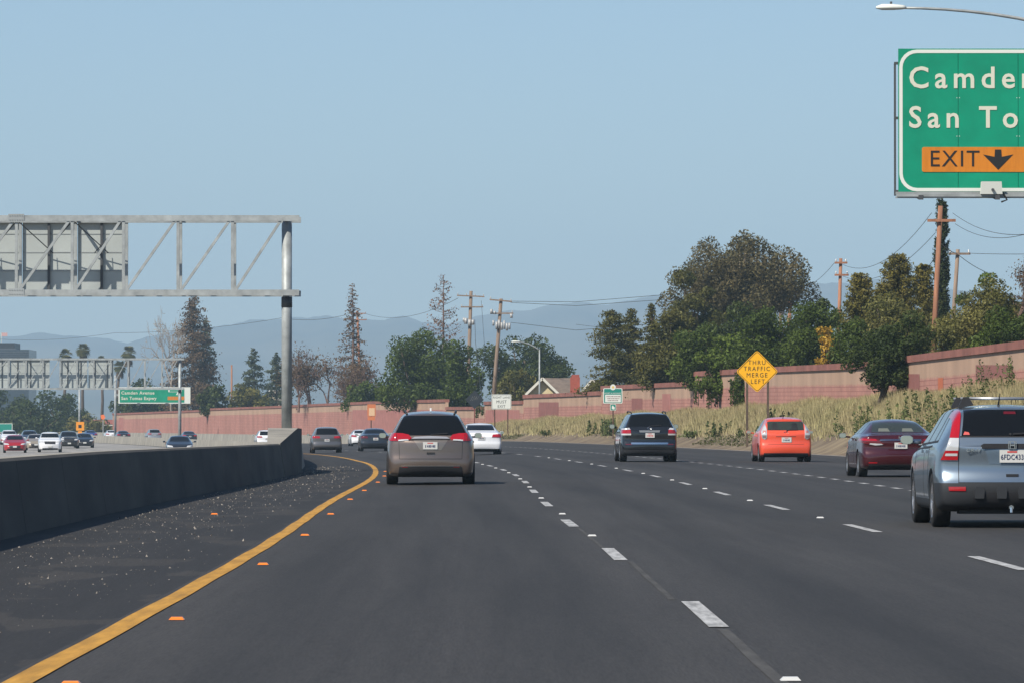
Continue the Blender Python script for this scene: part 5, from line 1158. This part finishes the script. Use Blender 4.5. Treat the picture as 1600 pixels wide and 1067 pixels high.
def conifer(label, x, d, ytop, ybot, wpx, kind, seed, dens=1.0, droop=.25, bark=BARK, power=.9, name='conifer', leaf_px=3.4, gap=.0, tiers=26, up=0.0):
    d = behind(x, d, wpx); rs = np.random.RandomState(seed); s = FPX / d; X = PX(x, d); g = terrain(min(X - Xy(d), 200), d); root = empty(name, (X, d, g), label, 'tree')
    zt, zb = PZ(ytop, d) - g, PZ(ybot, d) - g; H = zt - zb; Wd = wpx / s / 2; P, N = [], []; br = MB(); tr = max(.12, H * .014)
    tk = MB().tube([(0, 0, -.4), (0, 0, zb), (rs.normal() * .01 * H, 0, zb + H * .6), (0, 0, zt)], [tr * 1.3, tr, tr * .6, .02], 8).build('trunk', bark, root, True)
    n_tot = int(dens * 4.4 * wpx * (ybot - ytop) * .55 / (leaf_px ** 2 * .4)); nb = tiers * 7
    for k in range(nb):
        t = (k + rs.rand()) / nb; z = zb + H * t; ln = Wd * ((1 - t) ** power) * (.6 + .5 * rs.rand()) + .15
        a = rs.rand() * 6.283; dr = droop * (1 - t * .6); m = max(3, int(n_tot / nb * (ln / (Wd * .55))))
        u = rs.rand(m) ** .7 * .95 + .05 if gap == 0 else gap + (1 - gap) * rs.rand(m)
        px = np.cos(a) * ln * u; py = np.sin(a) * ln * u; pz = z - dr * ln * u ** 1.6 + up * ln * u ** 2
        sp = .07 * ln + .10 * Wd * .5; P.append(np.stack([px, py, pz], 1) + rs.normal(size=(m, 3)) * np.array([sp, sp, sp * .45])); N.append(np.tile([np.cos(a) * .3, np.sin(a) * .3, .6], (m, 1)))
        br.tube([(0, 0, z), (np.cos(a) * ln * .5, np.sin(a) * ln * .5, z - dr * ln * .33 + up * ln * .25), (np.cos(a) * ln * .92, np.sin(a) * ln * .92, z - dr * ln * .87 + up * ln * .85)], [tr * .22, tr * .14, .012], 4, cap=False)
    b = br.build('branches', bark, tk); P = np.concatenate(P); N = np.concatenate(N)
    quads('crown', leaves(P, N, leaf_px / s, rs, .6), LM[kind], root); return root
def bare(label, x, d, ytop, ybot, wpx, seed, m=DEADBARK, depth=5, spread=.55, leaf=None, trunk=.22, name='bare_tree', stems=1, r_end=.012, dens=600):
    d = behind(x, d, wpx); rs = np.random.RandomState(seed); s = FPX / d; X = PX(x, d); g = terrain(min(X - Xy(d), 200), d); root = empty(name, (X, d, g), label, 'tree')
    zt, zb = PZ(ytop, d) - g, PZ(ybot, d) - g; H = zt - zb; Wd = wpx / s / 2; br = MB(); tips = []
    tk = MB()
    def grow(p, v, ln, r, k):
        e = p + v * ln; mid = p + v * ln * .5 + rs.normal(size=3) * ln * .06
        (tk if k == depth else br).tube([tuple(p), tuple(mid), tuple(e)], [r, r * .85, r * .66], 6 if k > 2 else 4, cap=False)
        if k == 0: tips.append(e); return
        for _ in range(2 + (rs.rand() < .65)):
            w = v + rs.normal(size=3) * spread; w[2] += .18; w /= np.linalg.norm(w); grow(e if rs.rand() < .7 else mid, w, ln * (.62 + .25 * rs.rand()), max(r_end, r * .6), k - 1)
    for q in range(stems):
        v = np.array([rs.normal() * .25 * (stems > 1), rs.normal() * .2, 1.0]); v /= np.linalg.norm(v)
        grow(np.array([rs.normal() * Wd * .4 * (stems > 1), 0, max(0, zb) - (.3 if zb > 0 else 0)]), v, H * .30, trunk, depth)
    V = np.array(br.v); zs = (zt - zb) / max(.1, V[:, 2].max() - zb); xs = Wd / max(.1, np.abs(V[:, 0]).max())
    fix = lambda L: [(x_ * xs, y_ * xs, zb + (z_ - zb) * zs) for x_, y_, z_ in L]
    br.v = fix(br.v); tk.v = fix(tk.v); tk.tube([(0, 0, -.4), (0, 0, max(.3, zb + .1))], [trunk * 1.15, trunk], 8)
    t = tk.build('trunk', m, root, True); br.build('branches', m, t)
    if leaf:
        T = np.array(fix([tuple(t_) for t_ in tips])); idx = rs.choice(len(T), dens); P = T[idx] + rs.normal(size=(dens, 3)) * .6 * Wd / 4
        quads('crown', leaves(P, rs.normal(size=(dens, 3)), 3.0 / s, rs), LM[leaf], root)
    return root
def palm(label, x, d, ytop, seed, wpx=26, skirt=True):
    rs = np.random.RandomState(seed); s = FPX / d; X = PX(x, d); g = -2.0; root = empty('fan_palm', (X, d, g), label, 'palm'); R = wpx / s / 2; zc = PZ(ytop, d) - g - R * .75
    tk = MB().tube([(0, 0, -.5), (rs.normal() * .3, 0, zc * .5), (0, 0, zc)], [.42, .30, .26], 10).build('trunk', BARK, root, True); V = []
    for k in range(46):
        a = rs.rand() * 6.283; el = rs.rand() * 2.0 - .75; dr = np.array([math.cos(a) * math.cos(el), math.sin(a) * math.cos(el), math.sin(el)]); up = np.array([0, 0, 1.0]); sd = np.cross(dr, up); sd /= np.linalg.norm(sd) + 1e-6; base = np.array([0, 0, zc]) + dr * R * .35
        for j in range(11):
            f = (j - 5) / 5 * 1.15; t = dr * math.cos(f) + sd * math.sin(f); tip = base + t * R * .68 + np.array([0, 0, -.18 * R * (1.2 - el * .5)]); w = np.cross(t, np.cross(t, up)); w = sd * .05 * R
            V += [base, base + t * R * .4 - w, tip, base + t * R * .4 + w]
    quads('crown', np.array(V), LM['palm'], root)
    if skirt:
        V = []
        for k in range(160):
            a = rs.rand() * 6.283; z = zc - rs.rand() * R * 1.0; p = np.array([math.cos(a) * .4, math.sin(a) * .4, z]); q = p + np.array([math.cos(a) * .5, math.sin(a) * .5, -1.1]); w = np.array([-math.sin(a), math.cos(a), 0]) * .12; V += [p - w, p + w, q + w * .5, q - w * .5]
        quads('dead_fronds', np.array(V), LM['brown'], root)

# trees behind the wall, right to left
tree('olive green bushy tree at the right edge above the wall', 1560, 222, 430, 600, 160, 'olive', 11, nl=26, flat=.9)
tree('mid green hedge along the wall top at the right edge', 1585, 208, 478, 590, 150, 'oak', 76, nl=18, flat=.9)
bare('tangled brown twiggy tree at the right edge above the olive bushes', 1592, 215, 400, 530, 90, 12, m=mat('twig', (.13, .085, .065), rough=.95), depth=6, leaf='brown', dens=2600, trunk=.12)
tree('light green shrubby tree between the grey pole and the right edge', 1528, 240, 425, 575, 80, 'light', 13, nl=14, dens=.7, lob=(.2, .4))
tree('low olive hedge on the wall behind the tall reddish pole', 1490, 226, 480, 600, 120, 'olive', 14, nl=18, flat=.9)
conifer('tall narrow dark cypress behind the tall reddish pole', 1472, 280, 316, 530, 21, 'cyp', 15, dens=4.5, droop=-.9, power=.30, tiers=40, name='cypress', leaf_px=3.0, up=0.8)
for k, (x, yt, w, lab) in enumerate(((1345, 430, 56, 'first from the left'), (1378, 446, 44, 'second from the left'), (1403, 400, 66, 'tallest'), (1443, 416, 48, 'rightmost'))):
    conifer(lab + ' of the yellow green conical trees left of the cypress', x, 262 + 5 * k, yt, 545, w, 'conic', 20 + k, dens=4.2, droop=-.5, power=.42, tiers=26, name='conical_tree', up=.3)
tree('olive undergrowth below the yellow green conical trees', 1400, 258, 455, 580, 140, 'olive', 19, nl=18, dens=.8)
tree('dark round tree overhanging the step in the wall', 1386, 215, 484, 613, 154, 'dark', 24, nl=26, lob=(.22, .40), trunk_px=11, base=bankz(215) - .15, lean=-.4, flat=.75, dens=1.2)
tree('yellow flowering shrub over the wall below the reddish pole', 1294, 262, 508, 580, 44, 'yel', 25, nl=12, lob=(.2, .4), dens=.5, name='shrub', cat='shrub')
tree('mid green tree behind the yellow shrub', 1272, 278, 470, 605, 116, 'oak', 26, nl=22, flat=.9)
tree('small dark tree top left of the reddish pole', 1290, 300, 465, 560, 50, 'dark', 27, nl=9)
tree('green tree above the yellow diamond sign', 1195, 290, 478, 612, 124, 'oak', 28, nl=24, flat=.9)
tree('huge brownish eucalyptus with a broad dome', 1158, 400, 362, 520, 256, 'euc', 29, nl=64, flat=.22, lob=(.20, .30), bark=PALEBARK, dens=1.7, leaf_px=4.0)
tree('dark green tree filling the grove below the eucalyptus centre', 1150, 330, 470, 600, 130, 'dark', 71, nl=20)
tree('dark tree under the right side of the eucalyptus', 1232, 310, 490, 600, 96, 'dark', 72, nl=16)
tree('deep green tree at the middle of the grove over the wall', 1092, 300, 505, 612, 100, 'oak', 73, nl=18)
tree('grey green tree low at the left part of the grove', 1030, 318, 530, 612, 90, 'pine', 74, nl=16)
tree('green trees between the yellow shrub and the dark round tree', 1330, 250, 495, 590, 80, 'oak', 75, nl=14)
tree('broad green crown rising between the cedars and the eucalyptus', 1062, 372, 470, 605, 110, 'pine', 77, nl=20, flat=.9)
tree('lower left shoulder of pine foliage below the eucalyptus', 1085, 355, 420, 560, 105, 'pine', 30, nl=18, lob=(.22, .38))
tree('light green tree hanging over the wall left of the diamond sign', 1135, 276, 520, 626, 110, 'light', 31, nl=20, lob=(.2, .36))
tree('small dark tree draped over the wall behind the diamond sign', 1170, 268, 555, 640, 60, 'oak', 32, nl=12)
tree('tall green conifer group left of the eucalyptus', 1048, 330, 478, 606, 84, 'pine', 33, nl=20, lob=(.2, .34))
conifer('slender conifer with a pointed top at the left of the grove', 1018, 345, 474, 606, 62, 'pine', 34, dens=2.0, droop=.35)
conifer('layered cedar with open side branches at the left end of the grove', 958, 372, 486, 606, 104, 'pine', 35, dens=2.1, droop=.18, power=.45, tiers=14)
conifer('second layered cedar just behind the open one', 985, 380, 482, 606, 70, 'pine', 36, dens=1.8, droop=.3, power=.6)
tree('wide dark green trees behind the leaning pole', 820, 560, 524, 630, 160, 'dark', 37, nl=28, flat=.8)
tree('olive shrub below the street light', 805, 470, 575, 640, 70, 'olive', 38, nl=12, lob=(.22, .4), dens=.7, name='shrub', cat='shrub')
tree('big dark green oak left of the utility poles', 655, 505, 512, 648, 150, 'oak', 39, nl=32, lob=(.24, .40), dens=1.1)
tree('right half of the oak mass beside the utility poles', 722, 490, 530, 650, 80, 'oak', 40, nl=16, lob=(.26, .44))
conifer('bare pinkish dead conifer sticking up behind the oak', 693, 560, 430, 545, 58, 'dead', 41, dens=.22, droop=-.1, power=.5, bark=DEADBARK, tiers=9, name='dead_conifer', up=.35)
conifer('half dead brown conifer beside the thin pole', 551, 640, 444, 630, 66, 'brown', 42, dens=.55, droop=.3, bark=DEADBARK, power=.75, tiers=18, name='dead_conifer')
bare('leafless brown tree left of the half dead conifer', 488, 610, 545, 640, 104, 43, depth=6, leaf='brown', dens=4200, stems=4, r_end=.03)
bare('leafless brown tree right of the gantry post', 545, 600, 560, 645, 96, 44, depth=6, leaf='brown', dens=4200, stems=4, r_end=.03)
tree('low green hedge on the far wall left of the oak', 570, 570, 595, 645, 80, 'oak', 45, nl=12, name='shrub', cat='shrub')
conifer('dark blue green cedar left of the gantry post', 397, 800, 544, 640, 62, 'cedar', 46, dens=1.6, droop=.1, power=.7, tiers=13)
conifer('broad cedar just behind the gantry post', 432, 790, 552, 640, 62, 'cedar', 47, dens=1.7, droop=.15, power=.7, tiers=13)
tree('dark green bush hanging over the far wall', 338, 715, 600, 652, 66, 'dark', 48, nl=12, name='shrub', cat='shrub')
tree('olive bush beside the dark one on the far wall', 388, 700, 598, 645, 70, 'olive', 49, nl=12, dens=.8, name='shrub', cat='shrub')
conifer('tall brownish conifer behind the white branched tree', 303, 830, 464, 660, 116, 'brown', 50, dens=1.8, droop=.25, power=.62, tiers=24)
conifer('dark green conifer flank at the right of the brownish one', 322, 838, 500, 650, 50, 'cedar', 51, dens=1.5, droop=.2, power=.6)
bare('bare tree with pale branches behind the distant gantry', 268, 800, 478, 650, 96, 52, m=PALEBARK, depth=6, trunk=.32, r_end=.03, spread=.5)
tree('dark trees behind the distant guide sign', 225, 860, 590, 665, 110, 'dark', 53, nl=16)
for k, (x, w, yt, lab) in enumerate(((18, 110, 603, 'dark broad trees at the left edge behind the traffic'), (95, 90, 607, 'dark broad trees below the distant gantry, second from the left'), (60, 110, 625, 'low green bushes in front of the dark left trees'), (140, 90, 645, 'low light bushes before the red roofed building'))):
    tree(lab, x, (900, 920, 840, 850)[k], yt, 690, w, ('dark', 'dark', 'dark', 'olive')[k], 54 + k, nl=18, dens=.9)
for k, (x, yt, w, lab) in enumerate(((103, 545, 24, 'leftmost fan palm above the distant gantry'), (130, 537, 26, 'tallest fan palm above the distant gantry, second from left'), (201, 541, 28, 'fan palm beside the guide sign pole, rightmost'), (187, 563, 24, 'lower fan palm left of the rightmost one'), (158, 556, 18, 'small far fan palm in the middle'))):
    palm(lab, x, 1000 + 15 * k, yt, 60 + k, w)

# tall dry grass and weeds on the bank, clipped by no one
def grass():
    rs = np.random.RandomState(5); N = 210000; d = 140 + 330 * rs.rand(N) ** 1.15; o = 20.5 + 3.6 * rs.rand(N) ** .62
    keep = rs.rand(N) < np.clip((o - 20.6) / 1.3 + .35 * np.sin(d * .35) * np.sin(d * .11 + 2), .03, 1); d, o = d[keep], o[keep]; n = len(d)
    X = np.array([Xy(q) for q in d]) + o; Z = np.array([terrain(a, b) for a, b in zip(o, d)]); b = np.stack([X, d, Z - .03], 1)
    h = (.22 + .42 * rs.rand(n) ** 1.3) * (.55 + .45 * np.clip((o - 20.3) / 1.8, 0, 1)) * (1 + .3 * np.sin(d * .21) * np.sin(o * 1.9)); a = rs.rand(n) * 6.283; w = (.010 + .014 * rs.rand(n)) * (d / 180)
    side = np.stack([np.cos(a), np.sin(a), 0 * a], 1) * w[:, None]; lean = np.stack([rs.normal(size=n) * .22, rs.normal(size=n) * .22, np.ones(n)], 1) * h[:, None]
    V = np.stack([b - side, b + side, b + lean], 1).reshape(-1, 3)
    quads('dry_grass', V, mat('straw', (.44, .36, .20), rough=.8, c2=(.35, .315, .15), noise=.15, scale=.25, island=.4, trans=.25), None, 3)['kind'] = 'stuff'
    rs = np.random.RandomState(9); V = []
    spots = [(x, o_, hh) for x, o_, hh in ((1480, 21.6, 1.3), (1540, 22.5, 1.5), (1440, 21.8, 1.2), (1405, 21.2, 1.4), (1360, 21.4, 1.0), (1215, 21.6, .9), (1575, 23, 1.5), (1122, 20.9, .8), (950, 20.9, 1.1), (940, 21.2, 1.0), (968, 21, .8), (1500, 22.2, 1.2), (1345, 20.9, .7), (1450, 20.9, .9), (1470, 21.0, .8), (1385, 20.8, .7), (860, 20.9, .5), (1185, 20.9, .5), (1240, 20.8, .5), (1040, 20.9, .5), (1085, 20.8, .4))]
    for x, o_, hh in spots:
        d = d_at(x, o_); base = np.array([Xy(d) + o_, d, terrain(o_, d)])
        for k in range(9):
            p = base + np.array([rs.normal() * .45, rs.normal() * .5, 0]); hq = hh * (.6 + .5 * rs.rand()); m = 60; t = rs.rand(m) ** .8
            P = p + np.stack([rs.normal(size=m) * .10 * (1.2 - t), rs.normal(size=m) * .1, t * hq], 1); V.append(leaves(P, np.tile([0, -.3, .4], (m, 1)), .11 * d / 220, rs))
    quads('weeds', np.concatenate(V), leafm('weed', (.075, .10, .03), (.12, .145, .045)), None)['kind'] = 'stuff'
    # low green ground cover at the foot of the bank
    n = 9000; d = 150 + 260 * rs.rand(n); o = 19.9 + 1.0 * rs.rand(n); k = np.sin(d * .13) + np.sin(d * .047 + 1) > .35; d, o = d[k], o[k]
    P = np.stack([np.array([Xy(q) for q in d]) + o, d, np.array([terrain(a, b) for a, b in zip(o, d)]) + .1 * rs.rand(len(d))], 1)
    quads('low_weeds', leaves(P, np.tile([0, -.2, .8], (len(d), 1)), .12, rs), leafm('lowweed', (.07, .08, .025), (.10, .10, .04)), None)['kind'] = 'stuff'
grass()
# ivy and twigs hanging over the wall top
def hanging(label, spots, seed):
    rs = np.random.RandomState(seed); d0 = d_at(spots[0][0], WOFF); root = empty('hanging_creeper', (Xy(d0) + WOFF, d0, bankz(d0)), label, 'creeper'); V = []; st = MB()
    for x, y0, y1 in spots:
        d = d_at(x, WOFF); xx = Xy(d) + WOFF - .14 - root.location.x; za, zb = PZ(y0, d) - root.location.z, PZ(y1, d) - root.location.z; m = 120; t = rs.rand(m)
        st.tube([(xx + .1, d - d0, za), (xx, d - d0 + .2, (za + zb) / 2), (xx - .02, d - d0 + .1, zb)], .02, 4)
        P = np.stack([xx + rs.normal(size=m) * .05 - .05, d - d0 + rs.normal(size=m) * .25 * (1.1 - t), za + (zb - za) * t], 1); V.append(leaves(P, np.tile([-.5, -.8, .2], (m, 1)), .16, rs))
    st.build('stems', BARK, root); quads('crown', np.concatenate(V), LM['dark'], root)
hanging('dark creeper stems hanging down the wall left of the diamond sign', [(1092, 596, 632), (1100, 596, 622), (1112, 596, 640), (1118, 596, 628), (1125, 596, 636), (1155, 592, 640), (1162, 592, 632), (1148, 592, 615)], 3)
hanging('creeper tips over the far wall above the minivan', [(606, 624, 634), (612, 624, 631), (640, 622, 632), (618, 624, 629)], 4)
hanging('creeper over the low wall stretch behind the dark diamond sign', [(748, 634, 652), (752, 634, 645), (757, 634, 648)], 5)

# ------------------------------------------------------------------ houses and far buildings
CREAM = mat('cream_stucco', (.56, .47, .28), rough=.9, noise=.08, scale=.5); SHING = mat('grey_brown_shingle', (.15, .115, .09), rough=.95, noise=.25, scale=1.5); WINDK = mat('window_dark', (.03, .035, .04), rough=.15); TRIM = mat('white_trim', (.6, .58, .5), rough=.7)
def house(label, x0, x1, xr, ye, yr, d, chim=None, wallm=CREAM, roofm=SHING, deep=9):
    """gable wall x0..x1 faces the road, ridge runs right to xr"""
    X = PX((x0 + x1) / 2, d); g = terrain(40, d); r = empty('house', (X, d, g), label, 'house'); lx = lambda x: PX(x, d) - X; lz = lambda y: PZ(y, d) - g
    a, b, e, ap = lx(x0), lx(x1), lz(ye), lz(yr); m = (a + b) / 2; R = lx(xr)
    MB().prism([(a + .4, -1), (b - .4, -1), (b - .4, e), (m, ap - .15), (a + .4, e)], 0, deep).build('gable_wall', wallm, r)
    MB().box(m, R, 1.2, deep, -1, e - .1).build('side_wall', wallm, r)
    f = MB(); f.add([(a, -.5, e - .1), (m, -.5, ap), (m, deep + .4, ap), (a, deep + .4, e - .1), (a, -.5, e - .3), (m, -.5, ap - .2), (m, deep + .4, ap - .2), (a, deep + .4, e - .3)], [(0,1,2,3),(7,6,5,4),(0,4,5,1),(1,5,6,2),(2,6,7,3),(3,7,4,0)])
    f.add([(b, -.5, e - .1), (m, -.5, ap + .005), (m, deep + .4, ap + .005), (b, deep + .4, e - .1), (b, -.5, e - .3), (m, -.5, ap - .2), (m, deep + .4, ap - .2), (b, deep + .4, e - .3)], [(3,2,1,0),(4,5,6,7),(1,5,4,0),(2,6,5,1),(3,7,6,2),(0,4,7,3)]); f.build('gable_roof', roofm, r)
    MB().add([(m + .3, .6, e - .1), (R, .6, e - .1), (R, deep / 2 + .6, ap - .02), (m + .1, deep / 2 + .6, ap - .02), (R, deep + 1, e - .1), (m + .3, deep + 1, e - .1)], [(0,1,2,3), (3,2,4,5)]).build('long_roof', roofm, r)
    for sg in (-1, 1): MB().bar((m + sg * (b - a) / 2, -.52, e - .2), (m, -.52, ap - .1), .06, .22).build('barge_board', TRIM, r)
    for q in (.3, .62):
        w = MB().box(a + (b - a) * q, a + (b - a) * q + .7, -.04, .02, e - 1.2, e - .1).build('window', WINDK, r); MB().box(a + (b - a) * q - .08, a + (b - a) * q + .78, -.06, -.041, e - 1.3, e - 1.2).build('sill', TRIM, w)
    if chim:
        xa, xb, yt, dd = chim; c = MB().box(lx(xa), lx(xb), -.6, .5, 0, lz(yt) - .25).build('chimney', mat('red_brick', (.30, .075, .05), rough=.9, noise=.2, scale=3), r); MB().box(lx(xa) + .12, lx(xb) - .05, -.5, .4, lz(yt) - .249, lz(yt)).build('chimney_cap', mat('red_brick', (.3, .075, .05)), c)
house('cream gabled house with grey brown roof and red chimney behind the wall', 821, 874, 906, 613, 589, 452, chim=(891, 906, 585, 0))
house('second cream house with grey roof right of the red chimney', 905, 945, 960, 612, 592, 470)
house('pale beige house left of the gantry post', 404, 440, 450, 625, 609, 830, wallm=mat('beige_wall', (.55, .48, .36), rough=.9), roofm=mat('pale_roof', (.36, .31, .25), rough=.9))
def office():
    d = 1250; X = PX(0, d); r = empty('office_building', (X, d, -3), 'dark glass office building with flag at the far left edge', 'building'); lx = lambda x: PX(x, d) - X; lz = lambda y: PZ(y, d) + 3
    GL = mat('office_glass', (.035, .05, .065), rough=.2, spec=.6)
    MB().box(lx(-60), lx(45), 0, 20, 0, lz(546)).build('wall', GL, r); MB().box(lx(-55), lx(21), 3, 17, lz(546), lz(535.5)).build('upper_storey', mat('office_dark', (.02, .025, .03), rough=.5), r)
    for k in range(9): MB().box(lx(-60), lx(45.3), -.12, -.002, lz(547.5 + 3.6 * k + 2.9), lz(547.5 + 3.6 * k + 2.2)).build('spandrel', mat('office_band', (.075, .085, .10), rough=.5), r)
    MB().box(lx(-58), lx(24), 1, 3, lz(546), lz(544.5)).build('parapet', mat('office_band', (.075, .085, .1)), r)
    f = empty('flag', (PX(-1, d), d + 5, PZ(535, d)), 'small flag flying on the dark office roof', 'flag'); MB().tube([(0, 0, 0), (0, 0, 2.6)], .08, 6).build('flag_pole', SWHITE, f); MB().box(.08, 1.5, -.03, .03, 1.6, 2.5).build('cloth', mat('flag_cloth', (.5, .3, .28), rough=.8), f)
    d = 930; X = PX(130, d); r = empty('low_building', (X, d, -2.5), 'low building with long red tiled roof behind the far traffic', 'building'); lx = lambda x: PX(x, d) - X; lz = lambda y: PZ(y, d) + 2.5
    MB().box(lx(88), lx(182), 0, 10, -.5, lz(664)).build('wall', mat('grey_wall', (.26, .27, .27), rough=.9), r); MB().box(lx(86), lx(184), -.6, -.3, lz(664.5), lz(662)).build('fascia', TRIM, r)
    MB().add([(lx(85), -.7, lz(662)), (lx(185), -.7, lz(662)), (lx(180), 5, lz(655)), (lx(92), 5, lz(655)), (lx(185), 10.7, lz(662)), (lx(85), 10.7, lz(662))], [(0,1,2,3), (3,2,4,5), (0,3,5), (1,4,2)]).build('roof', mat('red_tile', (.25, .075, .05), rough=.9, noise=.2, scale=1), r)
    for k in range(8): MB().box(lx(94 + 11 * k), lx(99 + 11 * k), -.06, -.002, lz(672), lz(667)).build('window', WINDK, r)
office()

# ------------------------------------------------------------------ the hazy air
hz = MB().box(-15500, 15500, -550, 11500, -7.0, 420).build('haze', None); hz.data.materials.clear(); hz['kind'] = 'stuff'
hm = bpy.data.materials.new('haze_air'); hm.use_nodes = True; hm.node_tree.nodes.clear()
pv = hm.node_tree.nodes.new('ShaderNodeVolumePrincipled'); pv.inputs['Density'].default_value = 1.6e-4; pv.inputs['Color'].default_value = (.58, .82, 1.0, 1); pv.inputs['Anisotropy'].default_value = 0.0
ho = hm.node_tree.nodes.new('ShaderNodeOutputMaterial'); hm.node_tree.links.new(pv.outputs[0], ho.inputs['Volume']); hz.data.materials.append(hm)
